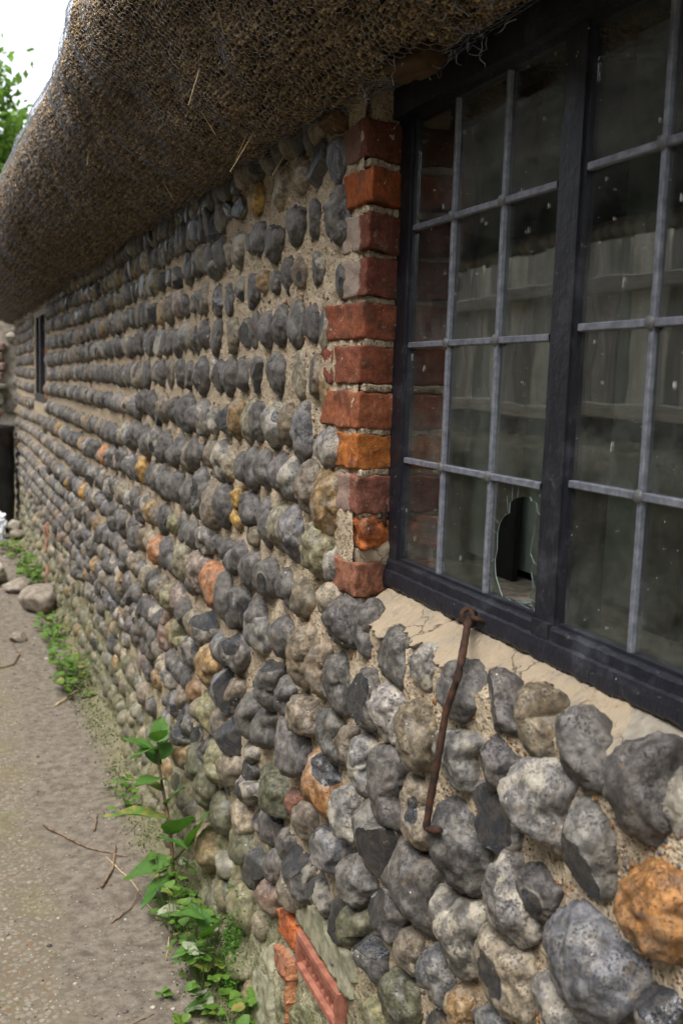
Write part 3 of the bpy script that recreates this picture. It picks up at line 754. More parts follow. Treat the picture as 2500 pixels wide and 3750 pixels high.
G,3.101,1.133,39,-42 2 -40 -21 -30 -40 -13 -46 4 -50 23 -48 37 -31 42 -7 35 15 23 30 10 46 -8 50 -24 40 -38 24
G,2.513,1.577,30,-32 3 -27 -15 -17 -28 -6 -40 9 -44 22 -32 30 -16 33 4 27 23 18 38 5 44 -9 44 -24 41 -33 24
G,1.956,1.681,22,-24 0 -19 -13 -13 -25 -5 -36 7 -35 17 -25 23 -12 24 3 22 18 15 31 5 34 -6 36 -17 30 -23 15
TO,1.737,1.458,16,-17 -2 -15 -19 -11 -32 -5 -40 2 -41 11 -37 16 -22 17 -3 15 14 12 27 6 38 -2 41 -9 30 -13 15
G,2.791,1.139,32,-35 5 -30 -16 -24 -36 -13 -56 4 -57 20 -45 29 -25 33 -2 35 22 27 43 12 53 -4 57 -19 48 -30 29
D,3.470,0.659,39,-42 19 -42 0 -32 -20 -17 -39 5 -49 21 -41 34 -32 42 -17 41 3 31 25 12 40 -8 47 -28 49 -39 36
GT,2.256,0.708,39,44 27 4 48 -44 42 -34 12 -8 -16 -14 -48 21 -32 38 -3
G,1.930,0.434,34,53 -28 15 14 -45 39 -53 21 -27 -12 12 -37 43 -39
GT,3.615,0.792,39,-42 11 -41 -11 -31 -30 -16 -44 1 -50 17 -43 32 -32 42 -12 35 13 23 31 8 43 -8 49 -27 50 -40 34
T,3.930,0.656,39,-42 15 -37 -8 -26 -26 -14 -43 4 -50 21 -44 36 -33 42 -12 40 11 29 32 12 41 -4 48 -23 50 -36 36
P,3.243,1.265,39,-42 4 -40 -18 -27 -35 -10 -46 9 -50 25 -37 35 -21 42 -2 40 20 30 42 11 50 -8 44 -24 38 -37 24
G,2.247,1.579,26,-33 -2 -29 -16 -21 -29 -7 -33 6 -31 19 -28 30 -17 33 0 28 15 16 23 4 30 -9 33 -22 26 -30 13
G,4.121,0.881,39,-42 7 -39 -16 -30 -38 -13 -48 3 -50 21 -50 35 -37 42 -15 37 11 22 28 8 42 -9 50 -25 43 -37 29
G,3.081,1.254,36,-42 2 -41 -16 -34 -36 -14 -44 6 -44 24 -37 35 -23 42 -5 38 14 25 28 9 42 -12 44 -29 34 -40 19
W,3.733,1.138,39,-42 3 -39 -17 -28 -34 -14 -48 5 -50 22 -41 38 -27 42 -4 34 17 23 34 7 43 -11 50 -31 46 -40 25
G,2.723,1.039,32,-48 8 -43 -9 -34 -25 -15 -36 7 -40 29 -35 39 -20 44 -6 48 12 37 28 17 40 -6 40 -24 31 -40 23
R2,3.075,0.654,39,42 15 15 50 -25 42 -33 2 -42 -38 2 -50 29 -25
O3,3.226,0.906,39,-42 8 -41 -16 -28 -32 -13 -42 3 -50 21 -46 37 -30 42 -6 36 16 29 36 15 49 -3 50 -20 45 -34 29
G,3.159,1.157,39,-42 1 -39 -22 -30 -42 -13 -50 3 -50 21 -48 36 -31 42 -7 36 16 22 31 9 44 -8 50 -25 40 -38 23
GT,2.529,1.278,30,-38 2 -37 -15 -25 -26 -11 -33 5 -37 21 -33 35 -22 38 -4 29 12 22 25 9 35 -8 37 -24 32 -34 18
M,2.173,0.361,41,65 -8 -42 36 -65 12 -13 -28 49 -36
G,2.177,1.583,21,-23 -2 -23 -19 -15 -31 -5 -39 6 -39 16 -30 23 -17 23 0 20 14 15 30 5 39 -7 38 -16 28 -20 13
G,3.823,0.761,39,-42 13 -35 -9 -23 -25 -12 -42 7 -50 26 -45 40 -30 42 -7 41 14 32 35 15 45 -2 50 -21 47 -35 33
GO,1.882,1.684,23,-24 -2 -21 -14 -15 -24 -5 -28 5 -26 15 -22 23 -12 24 1 21 14 12 20 3 25 -7 28 -17 22 -23 11
D,2.509,1.671,30,-32 -3 -28 -20 -18 -34 -4 -38 11 -36 24 -31 31 -16 32 0 30 16 21 30 6 38 -9 35 -18 23 -27 12
G,2.395,1.663,27,-30 -2 -28 -18 -18 -30 -5 -37 9 -36 21 -28 30 -15 29 1 25 15 18 30 5 37 -10 36 -21 26 -25 12
G,3.324,1.380,39,-42 0 -40 -22 -30 -43 -9 -50 9 -46 26 -40 37 -24 42 -3 38 20 24 36 7 49 -13 50 -26 35 -36 20
P,2.517,1.364,29,-35 3 -33 -15 -24 -29 -11 -35 3 -36 15 -27 27 -17 35 -1 29 17 18 30 5 36 -8 36 -23 33 -33 20
G,3.513,1.005,39,-40 8 -42 -13 -33 -34 -16 -47 4 -48 18 -36 31 -24 42 -6 39 17 27 36 9 48 -9 48 -27 44 -38 28
G,3.872,0.894,39,-42 9 -34 -11 -26 -30 -12 -44 6 -50 25 -45 36 -27 42 -6 41 17 28 34 12 45 -5 50 -23 45 -39 32
G,3.105,1.265,37,-42 4 -41 -18 -29 -35 -13 -46 5 -42 19 -33 35 -23 42 -2 37 20 24 37 7 43 -10 46 -27 40 -36 23
G,2.822,0.791,36,-48 13 -43 -8 -28 -22 -15 -36 6 -45 28 -42 45 -29 48 -8 46 11 38 30 19 41 -1 45 -23 43 -39 31
T,2.348,1.259,27,-30 2 -28 -14 -22 -28 -9 -35 5 -38 19 -34 27 -19 30 -3 27 11 20 25 10 38 -5 38 -17 28 -26 17
G,3.918,1.150,39,-42 1 -39 -21 -29 -40 -11 -47 5 -50 24 -47 37 -30 42 -6 33 16 20 31 7 46 -11 50 -28 41 -40 24
D,2.529,1.757,27,-41 -5 -38 -19 -23 -28 -6 -30 12 -31 28 -24 37 -12 41 1 37 15 25 25 7 31 -11 24 -24 17 -37 8
T,3.342,0.919,32,-42 12 -37 -8 -27 -25 -11 -36 6 -40 23 -37 33 -24 40 -8 42 12 29 30 12 40 -5 40 -20 36 -35 29
G,3.494,1.686,35,-42 -2 -38 -19 -28 -37 -8 -43 12 -40 30 -32 39 -16 42 1 35 19 20 31 3 42 -19 43 -34 30 -42 15
D,2.330,1.871,26,-41 -6 -35 -17 -21 -24 -5 -26 10 -23 27 -20 41 -9 40 5 33 16 21 23 6 26 -11 26 -25 18 -34 7
D,3.717,0.644,39,-42 8 -40 -11 -35 -32 -21 -50 1 -50 19 -42 33 -29 40 -11 42 11 31 30 14 41 -5 50 -25 43 -36 26
G,4.828,0.572,39,-42 18 -41 -4 -33 -28 -16 -44 3 -50 19 -44 30 -32 42 -17 41 8 27 30 9 46 -9 50 -25 48 -39 38
GT,2.153,1.122,23,-35 6 -32 -6 -26 -18 -12 -26 5 -29 20 -24 26 -13 33 -4 35 9 26 21 11 29 -5 29 -19 25 -32 18
M2,2.871,0.695,44,59 17 18 56 -45 53 -59 32 -3 2 2 -33 -23 -56 30 -53
M2,2.112,0.102,41,65 3 -16 30 -65 18 -28 -21 37 -30
G,2.913,1.484,33,-38 3 -34 -15 -24 -31 -8 -42 9 -38 21 -26 32 -15 38 2 36 22 23 38 6 41 -11 42 -26 36 -34 20
G,2.365,1.051,29,-45 9 -39 -3 -29 -13 -14 -22 6 -28 26 -25 37 -16 45 -5 41 7 28 18 11 26 -8 28 -27 28 -44 22
O2,2.284,1.193,27,-42 4 -39 -7 -30 -18 -14 -23 3 -26 20 -24 33 -16 42 -5 35 7 20 15 7 22 -10 26 -28 24 -41 16
D,2.420,1.876,24,-35 -5 -27 -18 -16 -26 -3 -30 11 -30 27 -26 35 -12 32 3 28 16 18 26 4 30 -11 30 -23 21 -32 9
G,3.578,1.267,38,-42 4 -35 -18 -22 -34 -7 -47 11 -47 27 -38 38 -22 41 -2 42 21 30 42 11 47 -7 46 -21 38 -34 24
G,4.380,0.913,39,-42 8 -36 -16 -24 -34 -8 -44 8 -49 27 -50 40 -32 42 -8 39 15 27 33 13 47 -5 50 -20 41 -35 29
G,2.639,1.590,30,-34 -2 -33 -19 -21 -31 -6 -36 10 -37 23 -29 30 -16 34 -1 29 14 21 29 6 37 -9 31 -21 23 -29 12
D,4.219,0.524,39,-42 13 -40 -9 -30 -29 -14 -45 6 -50 26 -49 39 -35 41 -15 42 5 35 27 17 44 -4 50 -20 40 -31 27
G,1.658,1.649,16,-16 -3 -16 -16 -11 -26 -4 -30 4 -30 10 -23 14 -13 16 0 14 12 11 24 4 30 -3 26 -9 19 -13 9
G,3.402,1.249,39,-42 4 -32 -16 -22 -31 -8 -47 11 -50 29 -42 41 -23 42 -1 40 21 28 38 11 45 -7 50 -25 44 -38 27
G,5.285,0.889,39,-42 3 -38 -15 -32 -37 -14 -50 7 -49 25 -42 36 -26 42 -7 39 14 25 30 9 43 -12 50 -30 40 -41 23
GT,3.138,1.376,35,-38 1 -33 -20 -22 -37 -6 -45 10 -46 25 -38 32 -20 38 -2 38 21 25 38 9 46 -7 42 -20 33 -34 22
GT,3.926,1.024,39,-42 7 -42 -16 -28 -35 -11 -47 8 -48 25 -42 39 -29 42 -8 39 13 31 36 13 48 -7 48 -23 39 -32 23
T,3.110,0.545,34,42 19 5 43 -36 33 -42 -18 -6 -43 32 -23
G,4.745,0.886,39,-42 6 -34 -16 -23 -33 -9 -44 8 -50 28 -48 39 -27 42 -5 40 18 29 36 14 48 -4 50 -20 41 -36 29
G,3.568,1.149,39,-42 2 -36 -22 -23 -38 -8 -48 8 -50 27 -48 41 -30 42 -5 39 18 28 37 12 47 -5 50 -20 40 -33 24
W,2.867,1.589,31,-37 -2 -31 -16 -22 -30 -7 -38 9 -36 25 -31 37 -18 36 0 30 15 18 25 4 33 -13 38 -28 29 -35 14
D,2.784,0.472,38,54 7 -24 48 -54 16 -52 -26 -11 -48 28 -27
G,1.872,0.510,26,28 8 6 36 -28 38 -6 11 -25 -13 -9 -38 21 -28
G,3.532,1.253,35,-42 2 -38 -18 -27 -35 -8 -44 11 -43 30 -38 41 -23 42 -4 41 15 31 33 12 44 -8 44 -22 31 -33 18
GO,4.906,0.781,39,-42 7 -41 -13 -33 -33 -17 -50 5 -50 21 -39 36 -27 42 -8 40 13 29 33 11 44 -9 50 -29 44 -38 25
G,5.269,0.772,39,-42 11 -40 -11 -32 -34 -14 -47 5 -50 21 -40 31 -25 42 -8 41 16 27 37 9 49 -9 50 -26 45 -40 32
D,3.388,1.773,34,-42 -1 -34 -20 -21 -36 -3 -43 13 -36 27 -30 40 -17 42 4 34 25 17 36 0 40 -17 43 -32 34 -40 18
T,2.416,1.773,23,-32 -2 -24 -12 -17 -23 -5 -29 10 -28 24 -22 30 -9 33 4 29 16 17 23 4 27 -10 29 -23 23 -33 12
G,2.817,1.766,26,-39 -1 -32 -15 -20 -24 -6 -32 11 -31 25 -22 37 -11 40 4 32 18 19 28 3 31 -14 32 -31 28 -40 14
GT,3.057,1.485,32,-35 2 -30 -15 -19 -28 -5 -37 12 -44 27 -35 33 -17 35 1 30 18 21 33 7 44 -10 41 -24 35 -35 21
G,3.000,1.380,32,-37 2 -34 -16 -25 -31 -10 -38 5 -40 19 -32 31 -20 37 -1 29 17 17 28 4 37 -11 40 -27 36 -37 20
P,3.274,1.261,35,-38 1 -36 -18 -28 -36 -11 -48 7 -46 24 -39 37 -24 38 -4 35 15 24 31 9 42 -10 48 -27 37 -34 18
TO,3.339,1.021,35,-42 5 -39 -13 -29 -29 -12 -37 6 -43 27 -43 39 -27 42 -8 36 10 26 25 13 40 -7 43 -24 35 -38 23
D,2.998,1.682,27,-42 -3 -34 -19 -20 -29 -4 -34 12 -33 30 -31 42 -17 40 0 33 15 21 26 5 33 -13 34 -26 25 -36 12
G,2.810,1.479,29,-31 1 -28 -14 -23 -32 -8 -40 7 -38 19 -29 26 -15 31 0 29 18 18 30 5 39 -11 40 -23 31 -31 17
W,4.251,1.004,39,-42 8 -42 -16 -31 -37 -14 -49 4 -49 18 -38 32 -28 42 -7 37 18 24 38 7 48 -10 49 -28 47 -38 29
G,3.444,1.265,38,-42 0 -37 -21 -25 -37 -10 -47 8 -48 27 -44 42 -29 41 -6 35 14 24 29 9 41 -10 48 -27 37 -36 19
TO,2.814,0.361,39,53 14 -25 49 -53 30 -32 -32 14 -49 46 -18
G,3.368,0.460,32,42 -4 18 35 -29 40 -42 -6 -15 -39 25 -40
M2,2.999,1.027,27,-42 7 -36 -8 -27 -22 -12 -32 6 -32 21 -28 34 -20 41 -7 42 10 28 23 10 28 -6 32 -22 30 -35 21
GT,2.629,1.679,25,-27 -3 -23 -20 -14 -34 -2 -40 10 -38 22 -32 27 -17 27 0 25 17 17 32 5 40 -8 37 -16 24 -23 13
W,3.222,1.582,33,-36 0 -29 -17 -19 -32 -3 -42 15 -43 30 -34 35 -16 36 1 35 19 24 34 7 43 -11 41 -23 30 -34 17
O2,3.468,1.154,34,-37 4 -34 -19 -24 -36 -10 -46 5 -50 19 -39 29 -22 37 -1 35 23 25 42 9 50 -5 45 -20 41 -33 28
G,2.870,1.675,26,-36 -3 -31 -19 -19 -30 -4 -32 10 -32 25 -29 34 -16 36 0 30 15 18 25 4 32 -11 30 -22 22 -33 12
G,2.036,1.675,20,-25 -1 -22 -12 -14 -20 -5 -23 6 -24 14 -18 20 -9 25 2 22 13 14 22 4 24 -5 21 -15 18 -23 10
G,5.211,0.648,39,-42 8 -37 -11 -30 -30 -15 -48 5 -50 24 -44 38 -32 42 -11 39 10 27 27 11 39 -8 50 -28 46 -39 28
G,4.807,0.660,39,-42 9 -41 -15 -33 -39 -14 -49 2 -50 19 -49 33 -37 42 -16 38 10 24 29 10 44 -8 50 -23 42 -36 29
W,4.920,1.128,39,-42 6 -35 -13 -24 -30 -7 -42 13 -50 32 -42 39 -21 42 -1 38 19 26 37 9 50 -11 49 -28 42 -42 28
G,4.503,0.762,39,-42 9 -39 -11 -29 -29 -15 -46 4 -50 21 -43 37 -31 42 -10 36 12 25 30 9 41 -9 50 -29 49 -39 30
G,3.992,0.793,39,-41 6 -42 -18 -33 -40 -14 -49 4 -50 22 -48 35 -32 42 -11 41 13 30 33 15 49 -5 50 -19 37 -32 25
G,3.443,1.482,34,-37 0 -33 -21 -22 -39 -5 -47 10 -41 24 -35 36 -22 37 -1 32 20 21 37 5 45 -12 47 -24 34 -30 18
W,3.755,1.003,34,-42 4 -41 -14 -30 -31 -12 -43 8 -43 26 -39 40 -27 42 -9 40 9 32 27 14 39 -7 43 -23 32 -32 18
G,3.362,1.588,35,-36 2 -28 -17 -16 -30 -2 -39 14 -45 29 -35 35 -17 38 3 31 22 19 36 4 45 -11 42 -26 37 -38 23
G,4.453,0.537,39,-42 19 -39 -1 -28 -20 -14 -40 7 -50 25 -42 37 -30 42 -12 42 8 35 30 15 44 -6 50 -25 49 -37 36
O2,2.287,1.143,21,-30 3 -32 -9 -24 -20 -10 -25 4 -27 17 -23 27 -15 32 -5 29 7 22 18 11 27 -5 26 -17 21 -25 13
OM,2.687,0.584,34,49 -7 24 28 -25 42 -49 25 -15 -12 -22 -42 21 -39
D,2.139,0.572,35,50 1 29 19 -20 16 -54 16 -39 -6 13 -19 54 -17
G,2.471,1.050,27,-42 6 -41 -6 -28 -15 -13 -21 3 -24 20 -23 36 -19 42 -7 33 4 23 14 9 21 -8 24 -25 23 -36 15
G,1.997,1.346,19,-30 3 -27 -7 -17 -13 -7 -17 5 -20 17 -16 25 -10 30 -1 27 8 19 16 7 20 -4 18 -16 17 -26 12
G,2.543,0.479,35,46 14 -9 44 -33 29 2 2 -22 -13 -46 -34 -8 -44 39 -22
R,1.832,0.617,23,30 4 -4 29 -30 22 -23 -4 11 -29
G,3.064,1.581,29,-33 0 -29 -17 -17 -28 -4 -36 11 -37 22 -26 30 -14 33 1 30 18 20 33 5 37 -8 32 -21 28 -29 16
G,4.522,1.014,38,-42 5 -39 -18 -28 -38 -11 -48 6 -45 22 -41 37 -31 42 -8 38 15 24 32 8 42 -9 48 -25 39 -34 24
W2,2.543,1.499,24,-26 0 -23 -14 -15 -24 -5 -28 6 -32 19 -28 25 -15 26 -1 21 12 14 22 5 32 -7 32 -17 24 -24 14
G,3.689,1.252,36,-39 2 -38 -19 -25 -34 -8 -44 11 -48 27 -38 37 -22 39 -3 35 16 28 36 10 48 -9 44 -24 35 -33 19
G,5.241,1.135,39,-42 4 -34 -15 -24 -33 -6 -47 15 -50 34 -41 40 -20 42 -1 42 20 29 38 9 50 -11 50 -27 39 -40 25
G,6.453,1.134,39,-42 5 -34 -18 -21 -36 -4 -45 13 -50 29 -43 36 -24 42 -3 38 22 23 40 5 50 -11 46 -25 40 -40 29
G,3.533,1.595,34,-37 -1 -29 -18 -18 -33 -2 -43 15 -44 31 -37 37 -18 34 0 31 17 21 34 4 44 -14 43 -25 30 -34 16
GT,2.781,1.583,26,-31 -2 -27 -17 -18 -29 -5 -32 6 -31 19 -29 28 -17 31 -1 24 14 13 22 3 30 -10 32 -21 24 -29 13
G,3.183,1.487,30,-33 0 -28 -17 -19 -31 -5 -38 11 -40 23 -31 28 -15 33 -1 32 18 21 32 6 40 -9 35 -20 27 -31 17
W,4.809,0.999,39,-42 3 -38 -17 -28 -35 -12 -50 7 -50 24 -43 40 -30 42 -7 35 14 23 30 8 41 -11 50 -31 43 -39 23
G,5.093,1.015,39,-42 1 -36 -20 -27 -39 -10 -50 8 -50 27 -48 41 -32 42 -8 35 13 22 28 8 41 -11 50 -28 40 -39 22
G,4.476,0.443,39,-41 12 -42 -10 -31 -30 -15 -46 5 -50 24 -47 39 -36 42 -15 41 5 35 28 18 44 -3 50 -20 41 -30 26
G,4.614,1.138,39,-42 5 -34 -15 -23 -31 -7 -42 13 -50 32 -44 40 -22 42 -1 38 19 26 37 10 50 -9 50 -26 42 -41 28
G,3.499,1.387,33,-40 1 -36 -19 -21 -31 -6 -36 10 -42 26 -36 37 -21 40 -2 32 17 22 33 7 42 -9 38 -23 32 -35 20
G,4.257,0.786,39,-42 12 -34 -8 -26 -26 -12 -42 7 -49 26 -45 37 -28 42 -9 41 13 28 30 12 42 -6 49 -24 45 -39 33
R2,3.077,0.707,27,-42 16 -38 3 -25 -9 -10 -19 6 -25 24 -30 41 -27 42 -14 37 -1 27 12 12 22 -6 29 -22 30 -33 24
G,1.913,0.435,23,36 -7 -9 29 -36 23 -30 -4 8 -29
G,3.601,0.532,33,42 11 -3 41 -42 33 -30 -3 -3 -41 31 -20
D,2.311,1.677,19,-20 0 -18 -13 -13 -26 -4 -33 6 -28 13 -20 18 -10 20 3 19 17 12 28 2 32 -7 33 -15 25 -19 13
GT,5.622,0.635,39,-42 17 -36 -7 -25 -29 -9 -42 8 -50 26 -50 36 -34 42 -14 42 10 30 33 12 48 -5 50 -19 44 -34 37
D,3.308,1.480,30,-32 2 -26 -17 -16 -32 -4 -43 9 -40 20 -32 30 -19 32 1 29 22 16 36 3 39 -9 43 -22 38 -30 22
D,2.978,0.466,31,42 5 -7 39 -42 24 -40 -20 -11 -39 36 -29
GT,3.820,0.557,28,-42 16 -41 1 -33 -16 -15 -30 5 -34 22 -35 36 -32 42 -20 41 -5 29 12 11 25 -9 35 -25 33 -35 25
D,2.517,1.793,25,-39 -2 -34 -10 -24 -17 -8 -20 8 -16 22 -11 35 -4 39 5 35 14 21 19 4 19 -11 20 -26 15 -35 7
W,2.332,0.237,32,50 -17 -12 30 -48 28 -50 -3 -13 -17 36 -30
D,5.126,0.456,39,-42 13 -37 -7 -31 -28 -16 -43 3 -50 21 -49 34 -35 42 -16 38 7 24 24 10 39 -8 50 -26 48 -41 35
G,3.091,1.037,26,-37 4 -40 -12 -29 -26 -13 -32 3 -33 17 -28 31 -20 40 -6 34 10 25 24 10 32 -6 33 -22 29 -32 17
G,3.321,1.679,27,-38 -3 -31 -18 -19 -30 -4 -34 11 -33 27 -30 38 -18 37 -1 29 14 16 23 2 31 -14 34 -27 25 -35 12
G,5.370,0.988,39,-42 8 -38 -12 -27 -30 -11 -46 11 -50 27 -36 37 -20 42 -2 40 19 30 41 9 50 -10 50 -29 45 -40 28
W,4.834,0.432,39,-42 13 -41 -8 -30 -27 -15 -42 4 -50 23 -49 40 -39 42 -17 35 4 28 23 13 40 -6 50 -26 46 -36 30
G,5.565,1.130,39,-42 5 -36 -20 -20 -36 -4 -47 13 -50 28 -41 40 -26 42 -3 38 21 27 43 8 50 -9 47 -24 41 -35 26
D,2.965,1.758,27,-29 -3 -25 -19 -14 -30 -1 -35 11 -32 22 -26 29 -15 28 1 25 17 16 30 2 35 -11 34 -19 23 -24 11
G,3.203,1.773,27,-42 -2 -33 -15 -18 -22 -2 -28 15 -27 30 -21 41 -10 42 3 38 16 25 27 6 28 -10 25 -25 21 -36 11
G,2.645,1.275,21,-32 3 -29 -8 -23 -19 -10 -26 5 -24 16 -19 27 -12 32 -2 32 11 21 20 7 24 -7 26 -19 22 -27 13
TO,3.197,1.674,27,-29 0 -22 -15 -14 -30 -1 -39 13 -37 24 -28 27 -13 29 2 28 20 17 34 3 39 -10 38 -20 28 -28 16
O3,4.377,1.128,38,-42 2 -37 -22 -23 -38 -7 -44 9 -50 27 -46 38 -27 42 -4 35 19 24 37 9 50 -8 48 -23 39 -37 25
G,2.856,1.051,25,-38 6 -32 -5 -24 -15 -12 -25 6 -27 22 -23 34 -16 38 -5 35 7 25 17 10 22 -6 27 -24 27 -35 17
G,1.889,1.030,17,-20 5 -20 -6 -15 -14 -8 -20 0 -21 7 -17 14 -12 20 -3 18 7 13 16 5 20 -2 21 -11 21 -17 14
G,5.938,0.866,39,-42 9 -36 -14 -21 -29 -7 -41 10 -50 27 -42 39 -26 42 -3 36 20 27 41 9 50 -7 50 -24 47 -37 32
TO,2.122,1.684,17,-19 -3 -17 -13 -12 -22 -3 -24 5 -23 13 -19 17 -10 19 0 17 10 12 18 4 24 -5 21 -11 14 -16 7
G,4.690,0.530,39,-42 16 -38 -3 -31 -23 -15 -40 6 -49 25 -44 34 -27 41 -12 42 8 30 28 14 44 -7 49 -25 46 -40 36
G,6.289,0.877,39,-42 6 -34 -18 -21 -36 -5 -45 11 -50 30 -49 41 -30 42 -6 39 18 26 37 10 48 -7 50 -21 41 -35 28
G,6.691,0.867,39,-42 4 -33 -15 -25 -34 -9 -48 10 -50 28 -44 38 -27 42 -6 38 16 22 31 6 42 -12 50 -30 43 -42 27
W,5.893,1.128,39,-42 2 -40 -23 -23 -40 -5 -48 13 -50 28 -41 40 -27 42 -5 35 17 24 39 5 50 -13 46 -27 37 -36 21
G,5.577,0.526,39,-42 15 -37 -5 -30 -26 -14 -43 7 -50 25 -44 33 -27 40 -11 42 10 30 31 13 46 -7 50 -24 44 -39 34
GT,3.217,0.573,28,42 -3 0 35 -30 13 -42 -6 0 -35 28 -31
G,3.599,1.483,27,-29 -1 -29 -22 -18 -38 -4 -42 8 -42 18 -33 26 -21 29 -2 23 17 14 33 1 42 -11 39 -21 31 -27 16
O2,5.674,0.871,39,-42 6 -38 -16 -23 -30 -8 -41 9 -50 28 -43 40 -26 42 -3 35 18 26 37 10 50 -8 49 -25 44 -38 28
D,3.581,1.788,30,-31 0 -24 -18 -11 -29 1 -38 15 -39 24 -28 32 -15 33 4 25 23 13 37 -1 39 -13 37 -26 34 -33 20
D,2.660,0.466,28,42 0 6 36 -28 31 -16 -13 -42 -36 13 -31
T,2.028,0.240,22,32 1 -23 27 -34 13 0 -25 34 -27
GT,3.482,0.339,32,42 8 0 40 -42 27 -23 -31 22 -40
G,3.447,0.535,27,42 3 3 32 -36 17 -42 -25 4 -32
D,3.323,0.347,31,42 3 -8 38 -42 28 -19 -29 24 -38
P,2.123,0.619,26,41 0 -2 18 -41 12 -16 -13 37 -18
O2,5.041,0.892,39,-42 4 -36 -14 -29 -33 -14 -50 8 -49 26 -40 38 -23 42 -4 42 17 29 34 12 44 -8 50 -28 42 -39 24
P,3.848,0.438,27,42 2 6 34 -42 27 -38 -18 -2 -34
D,1.998,1.455,16,-17 0 -16 -8 -12 -15 -5 -20 3 -20 10 -16 16 -10 17 -1 15 8 10 14 3 17 -4 20 -12 17 -16 9
G,5.413,0.427,39,-42 18 -39 -6 -28 -28 -14 -46 5 -50 20 -43 34 -33 42 -14 42 11 31 35 11 44 -5 50 -22 50 -35 37
G,3.002,1.583,23,-23 1 -18 -12 -12 -23 -3 -30 8 -32 18 -25 22 -12 25 2 21 16 12 25 3 31 -8 32 -18 28 -25 16
W2,3.844,1.259,30,-32 2 -30 -16 -21 -31 -9 -40 6 -42 18 -34 29 -22 32 -2 24 15 15 28 4 39 -11 42 -26 38 -32 20
GT,7.119,1.115,39,-42 5 -35 -15 -22 -34 -3 -50 18 -47 31 -34 40 -19 42 0 38 22 24 42 2 48 -17 50 -34 42 -41 24
D,2.777,1.677,16,-18 -2 -14 -19 -8 -29 -1 -36 6 -36 13 -32 18 -19 15 -1 12 14 6 26 0 34 -8 36 -14 28 -16 13
D,2.085,0.471,19,24 3 -4 24 -24 9 -22 -21 10 -24
G,3.098,1.776,20,-29 -1 -24 -11 -14 -19 -2 -25 12 -23 23 -16 29 -7 29 3 29 14 20 24 5 25 -8 23 -18 17 -25 9
D,2.902,0.240,26,40 6 -8 32 -40 10 -10 -32 31 -31
G,1.929,1.354,16,-19 1 -15 -4 -11 -9 -5 -14 4 -14 12 -12 18 -7 19 -1 19 5 13 10 5 12 -3 14 -12 13 -18 8
O2,6.162,1.140,39,-38 5 -34 -15 -23 -34 -5 -47 16 -50 29 -35 37 -19 42 0 35 21 22 39 3 50 -16 50 -34 44 -42 26
T,3.443,0.185,29,28 20 -36 36 -32 -16 -3 -36 36 -19
T,3.687,0.181,27,42 8 -14 25 -42 -3 1 -25
"""

# ================================================================== SETTING: ground
g = MB(); g.add([(-120, -60, -.05), (120, -60, -.05), (120, 240, -.05), (-120, 240, -.05)], [(0, 1, 2, 3)])
link("ground", g.mesh("ground", MAT['ground']), kind="structure")

def grid_faces(nu, nv):
    i, j = np.meshgrid(np.arange(nu - 1), np.arange(nv - 1), indexing='ij')
    a = (i * nv + j).ravel()
    return np.stack([a, a + nv, a + nv + 1, a + 1], 1)

def path_height(x, y):
    p = np.stack([x, y, np.zeros_like(x)], 1)
    h = fbm(p * 1.3, 2) * .018 + fbm(p * 9, 3) * .006 + fbm(p * 45, 2) * .0025 * (x > .1)
    h += .05 * np.clip((x - .52) / .14, 0, 1) ** 2                      # earth banked against the wall foot
    far = np.clip((y - 6.5) / 3, 0, 1)
    h += far * np.abs(fbm(p * 6, 3)) * .05
    return h

gx = np.concatenate([np.linspace(-1.25, 0, 26)[:-1], np.linspace(0, .74, 62)])
gy = np.concatenate([np.linspace(-1.5, 1.2, 28)[:-1], np.linspace(1.2, 4, 230)[:-1], np.linspace(4, 12.5, 240)])
X, Y = np.meshgrid(gx, gy, indexing='ij')
V = np.stack([X.ravel(), Y.ravel(), path_height(X.ravel(), Y.ravel())], 1)
link("path", mesh_np("path", V, grid_faces(len(gx), len(gy)), MAT['ground']), kind="structure")

# ================================================================== THE COTTAGE
cottage = thing("cottage", "thatched flint cottage wall with a black window and red brick jamb along the path", "cottage", (WX, 1.6, 0))
CO = Vector((WX, 1.6, 0))
def part(name, me, parent=None, loc=(0, 0, 0), **kw):
    """child placed by world position: parents here never rotate"""
    par = parent or cottage
    base = Vector((0, 0, 0))
    q = par
    while q is not None:
        base += q.location; q = q.parent
    return link(name, me, par, Vector(loc) - base, **kw)

WIN = (0.64, 1.578, 1.066, 1.965)          # opening y0 y1 z0 z1
FWIN = (7.08, 7.95, 1.27, 1.935)

def toe(y):                                # batter of the wall foot
    return np.interp(y, [0, 2.2, 3.2, 4.5, 12], [.06, .050, .035, .02, .015])

def wall_relief(y, z):
    p = np.stack([np.zeros_like(y), y, z], 1)
    h = fbm(p * 11, 3) * .006 + fbm(p * 48, 3) * .0034 + .010
    lowf = np.clip((.55 - z) / .5, 0, 1)
    h += lowf * (fbm(p * 14 + 5, 3) * .016)
    h += toe(y) * np.clip((.34 - z) / .42, 0, 1) ** 1.2
    h = np.where((y > 1.548) & (y < 1.769) & (z > .303) & (z < .371), -.04, h)      # pocket of the air brick
    return h                                # towards the lane

